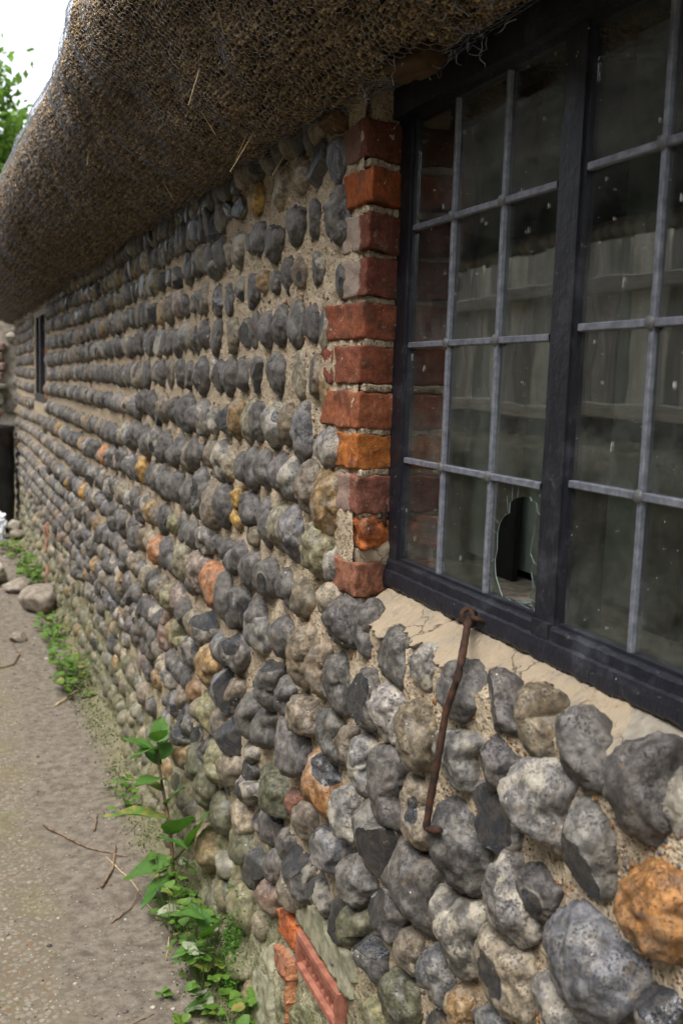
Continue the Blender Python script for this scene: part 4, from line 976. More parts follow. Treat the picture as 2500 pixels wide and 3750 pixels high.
ys = [-.6]
while ys[-1] < 10.02:
    y = ys[-1]
    ys.append(y + (.012 if y < .6 else .0065 * max(1, (y / 1.7)) ** 1.35))
ys = np.array(ys); ys[-1] = 10.02
for b in (*WIN[:2], *FWIN[:2]):
    ys[np.argmin(abs(ys - b))] = b
zs = np.linspace(-.12, 2.0, 262)
for b in (*WIN[2:], *FWIN[2:]):
    zs[np.argmin(abs(zs - b))] = b
Yg, Zg = np.meshgrid(ys, zs, indexing='ij')
h = wall_relief(Yg.ravel(), Zg.ravel())
V = np.stack([WX - h, Yg.ravel(), Zg.ravel()], 1)
F = grid_faces(len(ys), len(zs))[:, ::-1]
cyz = V[F].mean(1)
keep = np.ones(len(F), bool)
for o in (WIN, FWIN):
    keep &= ~((cyz[:, 1] > o[0]) & (cyz[:, 1] < o[1]) & (cyz[:, 2] > o[2]) & (cyz[:, 2] < o[3]))
wall = part("wall", mesh_np("wall", V - np.array(CO), F[keep], MAT['mortar']), loc=CO)

# core and dark room behind
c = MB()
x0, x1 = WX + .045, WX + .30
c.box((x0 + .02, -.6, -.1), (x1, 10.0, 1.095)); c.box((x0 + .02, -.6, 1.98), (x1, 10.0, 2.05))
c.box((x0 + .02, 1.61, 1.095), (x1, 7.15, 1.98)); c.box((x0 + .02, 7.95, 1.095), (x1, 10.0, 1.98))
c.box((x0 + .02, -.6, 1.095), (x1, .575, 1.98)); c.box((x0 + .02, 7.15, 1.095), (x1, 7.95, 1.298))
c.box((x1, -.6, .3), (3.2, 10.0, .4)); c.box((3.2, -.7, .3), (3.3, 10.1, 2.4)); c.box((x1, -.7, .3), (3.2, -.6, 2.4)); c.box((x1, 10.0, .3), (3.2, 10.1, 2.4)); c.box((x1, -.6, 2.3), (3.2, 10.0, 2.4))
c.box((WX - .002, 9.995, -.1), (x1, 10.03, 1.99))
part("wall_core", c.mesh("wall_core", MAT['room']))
pm = MB()
pm.add([(WX - .001, 1.577, 1.085), (WX + .068, 1.606, 1.085), (WX + .068, 1.70, 1.085), (WX - .001, 1.70, 1.085), (WX - .001, 1.577, 1.97), (WX + .068, 1.606, 1.97), (WX + .068, 1.70, 1.97), (WX - .001, 1.70, 1.97)], [(0, 3, 2, 1), (4, 5, 6, 7), (0, 1, 5, 4), (1, 2, 6, 5), (2, 3, 7, 6), (3, 0, 4, 7)])
part("pier_mortar", pm.mesh("pier_mortar", MAT['mortar']))

# ------------------------------------------------------------------ flints
TYPES = {  # base colour (linear), chalky patchiness, fracture planes
    'G': ((.098, .091, .085), .12, 0), 'GO': ((.165, .130, .085), .25, 0), 'GT': ((.185, .155, .115), .15, 0), 'B': ((.125, .127, .135), .35, 0),
    'W': ((.175, .17, .16), .75, 0), 'W2': ((.34, .32, .28), 1.0, 0), 'P': ((.16, .15, .135), 1.0, 0), 'T': ((.30, .25, .18), .2, 0),
    'T2': ((.22, .195, .135), .1, 0), 'TO': ((.26, .17, .075), .4, 0), 'O': ((.30, .145, .045), .15, 0), 'O2': ((.36, .22, .06), .2, 0),
    'O3': ((.36, .165, .075), .3, 0), 'OM': ((.24, .14, .06), .1, 0), 'R': ((.22, .10, .065), .1, 0), 'R2': ((.19, .125, .095), .15, 0),
    'R3': ((.25, .195, .165), .2, 0), 'D': ((.10, .095, .09), .55, 4), 'S': ((.14, .135, .13), .2, 2), 'M': ((.095, .095, .055), .1, 0),
    'M2': ((.20, .185, .10), .15, 0)}

def outline_radius(pts):
    th = np.arctan2(pts[:, 1], pts[:, 0]); r = np.hypot(pts[:, 0], pts[:, 1])
    o = np.argsort(th); th, r = th[o], r[o]
    tt = np.linspace(-math.pi, math.pi, 73)
    rr = np.interp(tt, np.concatenate([th[-2:] - 2 * math.pi, th, th[:2] + 2 * math.pi]), np.concatenate([r[-2:], r, r[:2]]))
    k = rr[:-1]
    k = (np.roll(k, 1) + 2 * k + np.roll(k, -1)) / 4
    return tt, np.append(k, k[0])

def stone_shape(n, pts, R, seed, planes, depth=None, extra=False, sc=1.06, flat=False):
    """solid stone: outline (mm) in its own upright plane, swelling to both sides of it"""
    r = np.random.default_rng(seed)
    V, F = ico(n)
    tt, rr = outline_radius(np.asarray(pts, float))
    ang = np.arctan2(V[:, 2], V[:, 0])
    rad = np.interp(ang, tt, rr) / R
    rho = np.hypot(V[:, 0], V[:, 2])
    rho2 = rho ** r.uniform(.82, .98)
    # away from the widest section the outline relaxes towards a round one
    rad = rad * rho + (rad * .35 + .65 * min(1, rr.mean() / R)) * (1 - rho)
    D = depth / R if depth else r.uniform(.85, 1.0)
    P = np.stack([V[:, 1] * D, np.cos(ang) * rad * rho2, np.sin(ang) * rad * rho2], 1)
    s = r.uniform(0, 99, 3)
    side = np.abs(V[:, 1])                  # keeps the section itself close to its outline
    d = fbm(V * 1.2 + s, 2) * .17 * (.2 + side) + fbm(V * 3.0 + s, 3) * .07 - np.abs(fbm(V * 4.0 + s + 9, 2)) * .03 + fbm(V * 9 + s, 3) * .022
    fr = np.zeros(len(P))
    for k in range(r.integers(1, 4)):       # hollows and conchoidal scars
        m = r.normal(size=3); m[1] = -abs(m[1]) - .3; m /= np.linalg.norm(m)
        w_ = r.uniform(.06, .30)
        f_ = np.exp(-((1 - V @ m) / w_) ** 1.5)
        d -= r.uniform(.05, .20) * f_
        if r.random() < .08: fr = np.maximum(fr, np.clip(f_ * 1.6 - .35, 0, 1))
    P *= (sc + d)[:, None]
    if planes == 0 and extra and r.random() < .22: planes = 1
    for k in range(planes):
        m = r.normal(size=3); m[0] = -abs(m[0]) * .9 - .2; m[1] += .35; m /= np.linalg.norm(m)
        if planes == 2: m = np.array([(-.60, .75, .05), (-.9, -.1, -.35)][k])
        ext = np.percentile(P @ m, 98)
        o = r.uniform(.62, .80) * ext
        e = P @ m - o * (1 + .07 * noise3(P * 2.5 + s))
        hit = e > 0
        P[hit] -= m * (e[hit] * .95)[:, None]
        fr[hit] = 1
    if flat:                                # knapped face turned to the lane
        m = np.array([-1, r.uniform(-.25, .35), r.uniform(-.25, .25)]); m /= np.linalg.norm(m)
        e = P @ m - r.uniform(.50, .70) * np.percentile(P @ m, 98) * (1 + .10 * noise3(P * 2.2 + s))
        hit = e > 0
        P[hit] -= m * (e[hit] * .88)[:, None]
        if r.random() < .35: fr[hit] = 1
    return P * R / 1000, F, fr

stones = []
for ln in STONES.strip().split('\n'):
    t, y, z, yaw, pts = ln.split(',')
    pts = np.array([int(q) for q in pts.split()]).reshape(-1, 2)
    stones.append((t, float(y), float(z), float(yaw), pts, np.hypot(pts[:, 0], pts[:, 1]).mean()))

jV, jF, jC, jfr, jn = [], [], [], [], 0
def join_stone(t, y, z, depth, pts, R, n, seed, x=None):
    global jn
    col, al, pl = TYPES[t]
    P, F, fr = stone_shape(n, pts, R, seed, pl, depth, t in 'GWBP', 1.12 if z > 1.42 else 1.05, z > 1.42 and random.random() < .6)
    k = .8 + .45 * random.random()
    Q = P + np.array([WX - .012 if x is None else x, y, z])
    jV.append(Q); jF.append(F + jn); jfr.append(fr); jn += len(Q)
    jC.append(np.tile(np.array([col[0] * k, col[1] * k, col[2] * k, al]), (len(Q), 1)))

placed = []
for i, (t, y, z, yaw, pts, R) in enumerate(stones):
    xoff = WX - .011 - float(toe(np.array(y))) * max(0, (.30 - z) / .42)
    if z > 1.0 and y < 1.50 and z < 1.14:                 # the top course is bedded deep under the window
        k_ = 1 + .018 * min(1, (z - 1.0) / .05)
        y, z, xoff, pts = y * k_, EYE + (z - EYE) * k_, xoff * k_, pts * k_
    placed.append((y, z, R / 1000 * .95))
    if i < 298:
        col, al, pl = TYPES[t]
        n = 5 if i < 60 else 4
        P, F, fr = stone_shape(n, pts, R, 100 + i, pl, yaw * (.8 if z > 1.42 else 1), t in 'GWBP', 1.12 if z > 1.42 else 1.07, z > 1.42 and random.random() < .6)
        k = .85 + .32 * random.random()
        o = part("flint", mesh_np("flint", P, F, MAT['flint'], True, dict(fr=fr)), wall, (xoff, y, z),
                 color=(col[0] * k, col[1] * k * random.uniform(.97, 1.02), col[2] * k * random.uniform(.94, 1.03), al))
    else:
        join_stone(t, y, z, yaw, pts, R, 3, 100 + i, xoff)

# the rest of the courses, laid out from the course heights of the wall
COURSES = [.04, .13, .225, .335, .435, .52, .60, .69, .79, .905, 1.02, 1.135, 1.245, 1.37, 1.475, 1.575, 1.675, 1.775, 1.865, 1.94]
placed_a = np.array(placed)
ell = np.arange(12) / 12 * 2 * math.pi
def free(y, z, r):
    d = np.hypot((placed_a[:, 0] - y), (placed_a[:, 1] - z))
    return np.all(d > (placed_a[:, 2] + r) * (1.12 if y < 2.3 else .85))
seed = 5000
kinds = ['G'] * 11 + ['GT'] * 3 + ['GO', 'W', 'P', 'T', 'TO', 'D', 'D', 'B', 'R3', 'T2']
for ci, zc in enumerate(COURSES):
    y = -.55 + random.random() * .05
    while y < 9.95:
        w = random.uniform(.026, .039); hh = random.uniform(.034, .043) if zc > 1.3 else random.uniform(.036, .049)
        z = zc + .008 * math.sin(y * 1.3 + ci) + random.uniform(-.006, .006)
        if zc < .56: z += random.gauss(0, .018); w *= random.uniform(.8, 1.35); hh *= random.uniform(.7, 1.25)
        y += w
        ok = free(y, z, w)
        for o in (WIN, FWIN):
            m = .125 if o is WIN else .11
            if o[0] - m < y < o[1] + m and o[2] - .055 < z < o[3] + .05: ok = False
        if y < .75 and z > .9 and y > .44: ok = False
        if 1.49 < y < 1.96 and z < .47: ok = False
        if zc < .56 and random.random() < .22: ok = False
        if ok:
            seed += 1
            t = random.choice(kinds)
            if z < .45 and random.random() < .75: t = random.choice(['M', 'M2', 'T', 'D', 'D', 'GT', 'TO', 'W'])
            R = (w + hh) / 2 * 1000
            ph = np.random.default_rng(seed).uniform(0, 6.28, 2)
            q = 1 + .07 * np.sin(2 * ell + ph[0]) + .05 * np.sin(3 * ell + ph[1])
            pts = np.stack([w * 1000 * 1.12 * q * np.cos(ell), hh * 1000 * q * np.sin(ell)], 1)
            xx = WX - (.010 if z > .5 else random.uniform(-.014, .006)) - float(toe(np.array(y))) * max(0, (.30 - z) / .42)
            join_stone(t, y, z, random.uniform(28, 40) * (.78 if z > 1.42 else 1), pts, R, 3 if y < 3.6 else 2, seed, xx)
        y += w * .94 + random.uniform(-.003, .006)
part("flint_courses", mesh_np("flint_courses", np.concatenate(jV), np.concatenate(jF), MAT['flint_j'], True,
     dict(fr=np.concatenate(jfr), col=np.concatenate(jC))), kind="stuff")

# pea gravel showing in the mortar
V0, F0 = ico(1)
gv, gf, gc = [], [], []
for k in range(6500):
    y = 1 / random.uniform(1 / 3.6, 1 / .62); z = random.uniform(.35, 1.9)
    if WIN[0] - .1 < y < 1.72 and z > 1.05: continue
    r = random.uniform(.0014, .0034) * (2.0 if random.random() < .10 else 1)
    sc = np.array([r * .8, r * random.uniform(.8, 1.5), r * random.uniform(.6, 1.1)])
    p = np.array([WX - wall_relief(np.array([y]), np.array([z]))[0] - r * .15, y, z])
    a = random.uniform(0, 3.14); ca, sa = math.cos(a), math.sin(a)
    Q = V0 * sc; Q = np.stack([Q[:, 0], Q[:, 1] * ca - Q[:, 2] * sa, Q[:, 1] * sa + Q[:, 2] * ca], 1)
    gf.append(F0 + len(gv) * len(V0)); gv.append(Q + p)
    cc = random.choice([(.22, .11, .05), (.14, .08, .05), (.35, .26, .17), (.11, .10, .10), (.30, .15, .06)])
    gc.append(np.tile(cc, (len(V0), 1)))
part("mortar_gravel", mesh_np("mortar_gravel", np.concatenate(gv), np.concatenate(gf), attr_material("gravel_grain", .7), True, dict(col=np.concatenate(gc))), kind="stuff")

# ------------------------------------------------------------------ brick jamb
BR = [  # y arris, y far, z0, z1, colour, paint remains
    (1.566, 1.672, 1.842, 1.905, (.15, .055, .035), .25), (1.536, 1.667, 1.768, 1.826, (.36, .105, .035), 0.0), (1.541, 1.660, 1.692, 1.752, (.17, .062, .042), 1.0),
    (1.548, 1.657, 1.617, 1.680, (.20, .075, .052), 1.0), (1.565, 1.742, 1.547, 1.607, (.29, .100, .055), .0), (1.564, 1.681, 1.471, 1.534, (.27, .095, .055), 0.0), (1.692, 1.748, 1.471, 1.532, (.25, .082, .056), 0.0),
    (1.563, 1.746, 1.394, 1.457, (.34, .125, .062), 0.0), (1.561, 1.676, 1.324, 1.384, (.46, .17, .045), 0.0), (1.560, 1.668, 1.247, 1.312, (.27, .115, .085), .7),
    (1.548, 1.650, 1.186, 1.240, (.46, .145, .042), 0.0), (1.556, 1.670, 1.101, 1.161, (.31, .145, .09), 0.0)]
for i, (ya, yb, z0, z1, col, pt) in enumerate(BR):
    broken = i == 10
    xf = .652 if not broken else .661
    sx, sy, sz = .738 - xf, yb - ya, z1 - z0
    me = round_box("brick", (sx, sy, sz), MAT['brick'], .010 if broken else .0035, .011 if broken else .0055, 34, i, 11)
    vv = np.empty(len(me.vertices) * 3, np.float32); me.vertices.foreach_get("co", vv); vv = vv.reshape(-1, 3)
    tt = np.clip((vv[:, 0] + sx / 2) / sx, 0, 1); near = np.clip(.5 - vv[:, 1] / sy, 0, 1)
    vv[:, 1] += tt * near * max(0, 1.594 - ya)
    me.vertices.foreach_set("co", vv.ravel())
    b = part("brick", me, None, ((xf + .738) / 2, (ya + yb) / 2 + random.uniform(-.003, .003), (z0 + z1) / 2), color=(col[0] * .82, col[1] * .80, col[2] * .80, pt))
    b.rotation_euler = (random.uniform(-.02, .02), random.uniform(-.02, .02), random.uniform(-.02, .02))
    if broken: b["label"] = "broken bright orange brick"
# crumbling mortar over the lowest brick
me = round_box("mortar_lump", (.082, .09, .045), MAT['fillet'], .012, .008, 30, 77, 7)
part("mortar_lump", me, None, (.703, 1.625, 1.172))
for j, (zj, yw) in enumerate([(1.834, .10), (1.760, .10), (1.686, .10), (1.612, .15), (1.540, .16), (1.464, .16), (1.389, .15), (1.318, .1), (1.244, .09)]):
    me = round_box("mortar_joint", (.077, yw, .014), MAT['mortar'], .005, .004, 40, 80 + j, 8)
    vv = np.empty(len(me.vertices) * 3, np.float32); me.vertices.foreach_get("co", vv); vv = vv.reshape(-1, 3)
    vv[:, 1] += np.clip((vv[:, 0] + .038) / .077, 0, 1) * np.clip(.5 - vv[:, 1] / yw, 0, 1) * .034
    me.vertices.foreach_set("co", vv.ravel())
    part("mortar_joint", me, None, (.6975 + .001 * (j % 3), 1.5655 + yw / 2, zj))
# two brick bats low in the wall and the terracotta air brick
def bat_later():
    for poly, x, col in (([(1.908, .352), (1.864, .376), (1.811, .376), (1.778, .362), (1.780, .315), (1.832, .300), (1.886, .305)], .642, (.42, .125, .045)),
                         ([(1.915, .268), (1.843, .292), (1.80, .290), (1.812, .236), (1.856, .220), (1.903, .232)], .636, (.30, .14, .08)),
                         ([(1.80, .29), (1.785, .295), (1.782, .02), (1.80, .02)], .628, (.30, .14, .07))):
        o = part("brick", slab("brick", poly, lambda y, z, x=x: x + 0 * y, MAT['brick'], .003, .05, .004, .003), color=(*col, .1))
        o["label"] = "broken brick bat set in the mossy base"
for (yc, zc, sy, sz, col, ang) in [(7.0, .36, .03, .20, (.36, .21, .15), 0), (6.85, .12, .03, .18, (.36, .19, .13), .03)]:
    me = round_box("brick", (.06, sy, sz), MAT['brick'], .01, .009, 20, yc * 10, 8)
    b = part("brick", me, None, (.655, yc, zc), color=(*col, .1)); b.rotation_euler = (ang, 0, .04)

AB = thing  # (air brick is a part)
ay0, ay1, az0, az1, axf, axb = 1.545, 1.772, .300, .374, .640, .685
ab = MB()
def holes_panel(m, y0, y1, z0, z1, ny, nz, x):
    """front plate with real through holes: a lattice of bars, plus dark back"""
    wy, wz = (y1 - y0) / ny, (z1 - z0) / nz
    for i in range(ny + 1):
        yy = y0 + i * wy
        m.box((x, yy - .0030, z0), (x + .014, yy + .0030, z1))
    for j in range(nz + 1):
        zz = z0 + j * wz
        m.box((x + .0006, y0, zz - .0034), (x + .0134, y1, zz + .0034))
holes_panel(ab, ay0 + .012, ay1 - .012, az0 + .012, az1 - .012, 8, 2, axf + .010)
ab.box((axf, ay0, az0), (axb, ay0 + .011, az1)); ab.box((axf, ay1 - .011, az0), (axb, ay1, az1))
ab.box((axf - .001, ay0 + .011, az0), (axb, ay1 - .011, az0 + .011)); ab.box((axf - .001, ay0 + .011, az1 - .011), (axb, ay1 - .011, az1))
o = part("air_brick", ab.mesh("air_brick", MAT['terracotta']))
o["label"] = "pierced red terracotta air brick"

def in_poly(y, z, poly):
    ins = np.zeros(len(y), bool)
    n = len(poly)
    for i in range(n):
        (y1, z1), (y2, z2) = poly[i], poly[(i + 1) % n]
        if abs(z2 - z1) < 1e-9: continue
        c_ = ((z1 > z) != (z2 > z)) & (y < (y2 - y1) * (z - z1) / (z2 - z1) + y1)
        ins ^= c_
    return ins

def slab(name, poly, xfun, mat, step=.0028, thick=.022, amp=.003, jit=.0035):
    """lump of plaster of ragged outline and real thickness"""
    poly = np.array(poly)
    lo, hi = poly.min(0) - .012, poly.max(0) + .012
    yy, zz = np.arange(lo[0], hi[0], step), np.arange(lo[1], hi[1], step)
    Y, Z = np.meshgrid(yy, zz, indexing='ij'); Y, Z = Y.ravel(), Z.ravel()
    p = np.stack([np.zeros_like(Y), Y, Z], 1)
    jy, jz = fbm(p * 55, 3) * jit * 1.6, fbm(p * 55 + 31, 3) * jit * 1.6
    ins = in_poly(Y + jy, Z + jz, poly)
    F = grid_faces(len(yy), len(zz))[:, ::-1]
    F = F[ins[F].all(1)]
    h = fbm(p * 18, 3) * amp * 1.6 + fbm(p * 90, 2) * amp * .4
    cnt = np.zeros(len(Y)); np.add.at(cnt, F.ravel(), 1)
    edge = (cnt < 4)
    Xf = xfun(Y, Z) - h
    Xf[edge] += thick * .35
    Vf = np.stack([Xf, Y, Z], 1)
    Vb = Vf.copy(); Vb[:, 0] = Xf + thick
    N = len(Vf)
    e = {}
    for q in F:
        for a, b in zip(q, np.roll(q, -1)):
            if (b, a) in e: del e[(b, a)]
            else: e[(a, b)] = 1
    S = np.array([(b, a, a + N, b + N) for a, b in e])
    used = np.unique(F)
    mp = np.full(2 * N, -1); idx = np.concatenate([used, used + N]); mp[idx] = np.arange(len(idx))
    Vall = np.concatenate([Vf, Vb])[idx]
    return mesh_np(name, Vall, mp[np.concatenate([F, F[:, ::-1] + N, S])], mat)

bat_later()
yb_, zb_ = np.linspace(.575, 1.60, 200), np.linspace(1.045, 1.128, 22)
Yg, Zg = np.meshgrid(yb_, zb_, indexing='ij'); Yg, Zg = Yg.ravel(), Zg.ravel()
q = np.stack([0 * Yg, Yg, Zg], 1)
part("mortar_bed", mesh_np("mortar_bed", np.stack([np.maximum(.659, .659 + (Zg - 1.065) * 1.47) - fbm(q * 40, 3) * .005, Yg, Zg], 1), grid_faces(200, 22)[:, ::-1], MAT['mortar']))
FIL = [(1.575, 1.122), (1.56, 1.085), (1.523, 1.0719), (1.442, 1.0619), (1.425, 1.0634), (1.441, 1.0762), (1.428, 1.0834), (1.392, 1.0773), (1.374, 1.0812), (1.333, 1.0713), (1.325, 1.0795), (1.307, 1.0829), (1.277, 1.079), (1.263, 1.0697), (1.236, 1.0708), (1.215, 1.074), (1.217, 1.0846), (1.19, 1.0863), (1.143, 1.079), (1.146, 1.0886), (1.114, 1.0915), (1.072, 1.0829), (1.006, 1.0624), (1.011, 1.0703), (1.057, 1.0846), (1.056, 1.095), (1.03, 1.1016), (1.006, 1.088), (.958, 1.079), (.965, 1.0851), (.96, 1.0926), (.946, 1.0962), (.907, 1.088), (.878, 1.0795), (.855, 1.074), (.847, 1.0762), (.853, 1.0834), (.859, 1.0926), (.90, 1.122)]
part("mortar_fillet", slab("mortar_fillet", FIL, lambda y, z: .645 + (z - 1.065) * 1.47, MAT['fillet'], .0017, .03, .0045, .003))
part("mortar_fillet", slab("mortar_fillet", [(.93, 1.122), (.875, 1.092), (.83, 1.078), (.80, 1.070), (.76, 1.064), (.71, 1.070), (.66, 1.064), (.60, 1.07), (.60, 1.122)], lambda y, z: .634 + (z - 1.055) * 1.45, simple("grey_mortar", (.20, .175, .14), (.30, .27, .22), 40, .95, .8, .003, .1, obj=False), .0019, .03, .004, .003))
part("cement_patch", slab("cement_patch", [(1.80, .405), (1.734, .455), (1.637, .470), (1.633, .442), (1.52, .470), (1.49, .44), (1.50, .385), (1.53, .372), (1.78, .378), (1.79, .36), (1.80, .36)], lambda y, z: .648 + 0 * y, MAT['render'], .004, .03, .002))
part("cement_patch", slab("cement_patch", [(1.95, .25), (1.92, .28), (1.90, .20), (1.86, .12), (1.80, .02), (1.72, -.02), (2.0, -.02), (2.02, .15)], lambda y, z: .632 - (.2 - z) * .09, MAT['render'], .005, .03, .005))
part("cement_patch", slab("cement_patch", [(1.50, .30), (1.47, .36), (1.43, .33), (1.42, .22), (1.50, .18), (1.53, .26)], lambda y, z: .648 + 0 * y, MAT['render'], .005, .03, .004))

# ------------------------------------------------------------------ the window
window = part("window", (lambda m: (m.box((.727, 1.5515, 1.10), (.80, 1.606, 1.968)), m.box((.727, .575, 1.10), (.80, .640, 1.968)), m.box((.7275, 1.0665, 1.12), (.80, 1.1085, 1.968)), m.box((.7205, 1.068, 1.147), (.7275, 1.107, 1.169)),
                m.box((.712, .57, 1.9125), (.81, 1.610, 1.985))) and m.mesh("window", MAT['paint']))(MB()))
# sloping sill with a ragged dressed edge
ny = 260
yy = np.linspace(1.603, .56, ny)
rg = fbm(np.stack([yy * 17, yy * 0, yy * 0 + .5], 1), 5, .8) * .6 - .25 * (fbm(np.stack([yy * 6, yy * 0 + 3, yy * 0], 1), 2) > .25)
prof = []
for k, y in enumerate(yy):
    lip = 1.1195 + rg[k] * .0065
    w_ = rg[k] * .0012
    prof.append([(.737, y, 1.168), (.7255, y, 1.1660), (.7235, y, 1.1620), (.7228, y, 1.1490 + w_), (.7185, y, 1.1465 + w_), (.7165, y, 1.136), (.7160 - w_, y, lip + .004), (.7180, y, lip), (.730, y, lip + .001), (.737, y, 1.112)])
V = np.array(prof).reshape(-1, 3)
V[:, 2] += fbm(V * 60, 2) * .0012
m_ = len(prof[0])
F = grid_faces(ny, m_)
part("sill", mesh_np("sill", V, [F, np.array([list(range(m_))]), np.array([list(range((ny - 1) * m_, ny * m_))[::-1]])], MAT['paint'], False), window)
# casement stiles and rails lining each light
def stile(lo, hi): part("casement_stile", MB().box(lo, hi).mesh("casement_stile", MAT['paint']), window)
for (y0, y1) in ((1.1085, 1.5515), (.640, 1.0665)):
    stile((.731, y0, 1.1655), (.752, y0 + .0085, 1.9125)); stile((.731, y1 - .0085, 1.1655), (.752, y1, 1.9125))
    stile((.7305, y0 + .0085, 1.160), (.7515, y1 - .0085, 1.1715)); stile((.7305, y0 + .0085, 1.904), (.7515, y1 - .0085, 1.9125))

def bar_mesh(L, w=.0105):
    """lead came of length L along its own z: flat face with rolled edges"""
    m = MB()
    w2 = w / 2
    pr = [(-w2, .004), (-w2, -.0016), (-w2 * .72, -.0032), (w2 * .72, -.0032), (w2, -.0016), (w2, .004)]
    n = 12
    V, F = [], []
    for k in range(n + 1):
        z = -L / 2 + L * k / n
        j = noise3(np.array([[z * 60, L * 9, w * 99]]))[0] * .0006
        for a, b in pr: V.append((b + j, a, z))
    q = len(pr)
    for k in range(n):
        for a in range(q):
            b = (a + 1) % q
            F.append((k * q + a, (k + 1) * q + a, (k + 1) * q + b, k * q + b))
    m.add(V, F)
    me = m.mesh("lead_bar", MAT['lead'])
    return me

oct_ = MB()
th = np.arange(10) / 10 * 2 * math.pi
oct_.add([(0.001, .0085 * math.cos(a), .0085 * math.sin(a)) for a in th] + [(-.0015, .0068 * math.cos(a), .0068 * math.sin(a)) for a in th] + [(-.0022, 0, 0)],
         [(k, (k + 1) % 10, 10 + (k + 1) % 10, 10 + k) for k in range(10)])
oct_.T.append(np.array([(10 + k, 10 + (k + 1) % 10, 20) for k in range(10)]))
oct_me = oct_.mesh("solder_joint", MAT['solder'], True)

LIGHTS = [(1.1175, 1.543, [1.404, 1.255], [1.343, 1.5375, 1.730]), (.6485, 1.0575, [.918, .783], [1.353, 1.5475, 1.740])]
XG = .7385
HOLE = [(1.184, 1.321), (1.205, 1.311), (1.206, 1.296), (1.22, 1.289), (1.235, 1.263), (1.238, 1.224), (1.233, 1.20), (1.218, 1.18), (1.212, 1.1745), (1.19, 1.1735), (1.15, 1.1735), (1.131, 1.175), (1.129, 1.184), (1.141, 1.187), (1.137, 1.212), (1.142, 1.223), (1.136, 1.237), (1.146, 1.248), (1.142, 1.274), (1.130, 1.304), (1.139, 1.319), (1.155, 1.325)]
zt, zb = 1.906, 1.170
for (y0, y1, vb, hb) in LIGHTS:
    cols = [y0] + sorted(vb) + [y1]
    rows = [zb] + hb + [zt]
    for b in vb:
        o = part("lead_bar", bar_mesh(zt - zb + .004, .0074), window, (XG - .0045, b, (zt + zb) / 2))
    for zz in hb:
        for a, b in zip(cols[:-1], cols[1:]):
            o = part("lead_bar", bar_mesh(b - a - .004, .0098), window, (XG - .0052, (a + b) / 2, zz))
            o.rotation_euler = (math.pi / 2, 0, 0)
        for b in vb:
            part("solder_joint", oct_me, window, (XG - .0105, b, zz))
    for r0, r1 in zip(rows[:-1], rows[1:]):
        for a, b in zip(cols[:-1], cols[1:]):
            broken = y0 > 1 and r0 == zb and a == y0
            if not broken:
                hy, hz = (b - a) / 2, (r1 - r0) / 2
                o = part("pane", MB().box((-.0013, -hy, -hz), (.0013, hy, hz)).mesh("pane", MAT['glass']), window, (XG, (a + b) / 2, (r0 + r1) / 2))
                o.rotation_euler = (0, random.uniform(-.007, .007), random.uniform(-.009, .009))
            else:
                cy, cz = 1.185, 1.25
                hp = []
                for (p, q) in zip(HOLE, HOLE[1:] + HOLE[:1]):
                    p, q = np.array(p), np.array(q)
                    hp.append(p)
                    if np.hypot(*(q - p)) > .016: hp.append(p + (q - p) * random.uniform(.35, .65) + np.array([random.uniform(-.004, .004), random.uniform(-.003, .003)]))
                hp = np.array(hp)
                ins = []
                for (py, pz) in hp:
                    d = np.array([py - cy, pz - cz])
                    t = min(((b - cy) / d[0] if d[0] > 0 else (a - cy) / d[0]) if abs(d[0]) > 1e-6 else 9, ((r1 - cz) / d[1] if d[1] > 0 else (r0 - cz) / d[1]) if abs(d[1]) > 1e-6 else 9)
                    ins.append((cy + d[0] * t, cz + d[1] * t))
                outer = np.array(ins)
                # add the four corners by snapping the nearest outline points
                for cor in ((a, r0), (a, r1), (b, r0), (b, r1)):
                    outer[np.argmin(np.hypot(*(outer - np.array(cor)).T))] = cor
                n = len(hp)
                V = []
                for x in (-.0007, .0007):
                    V += [(XG + x, *q) for q in outer] + [(XG + x, *q) for q in hp]
                F = []
                for k in range(n):
                    l = (k + 1) % n
                    F += [(k, l, n + l, n + k), (2 * n + l, 2 * n + k, 3 * n + k, 3 * n + l), (n + k, n + l, 3 * n + l, 3 * n + k)]
                V = np.array(V)
                ctr = np.array([XG, (a + b) / 2, (r0 + r1) / 2])
                edge = Mat("glass_edge")
                egm = edge.done(edge.bsdf((.25, .32, .31), .25, None, .6))
                o = part("pane", mesh_np("pane", V - ctr, np.array(F), smooth=False, mats=[MAT['glass'], egm], midx=[0, 0, 1] * n), window, ctr)
                o["label"] = "broken pane with a jagged hole"
                # cracks running out of the hole
                cr = MB()
                for k, ln in ((0, .05), (1, .03), (3, .02), (5, .02), (6, .022), (8, .02), (21, .04), (23, .03), (25, .035), (18, .02), (15, .02)):
                    k = k % len(hp); p0 = hp[k]; d = outer[k] - p0
                    L = min(np.linalg.norm(d), ln * 1.2)
                    d = d / (np.linalg.norm(d) + 1e-9); nrm = np.array([-d[1], d[0]]) * .0004
                    p1 = p0 + d * L + nrm * random.uniform(-12, 12)
                    cr.add([(XG - .0019, *(p0 + nrm)), (XG - .0019, *(p0 - nrm)), (XG - .0019, *p1), (XG - .0014, *p1)], [(0, 1, 2, 3)])
                part("crack", cr.mesh("crack", egm), window)

# hinge pintle on the jamb
hp_ = MB().tube([(.722, 1.590, 1.222), (.716, 1.586, 1.228), (.716, 1.585, 1.262)], [.004, .006, .005], 8).tube([(.726, 1.592, 1.235), (.70, 1.578, 1.232)], .004, 6)
part("hinge_pintle", hp_.mesh("hinge_pintle", MAT['rust'], True), window)

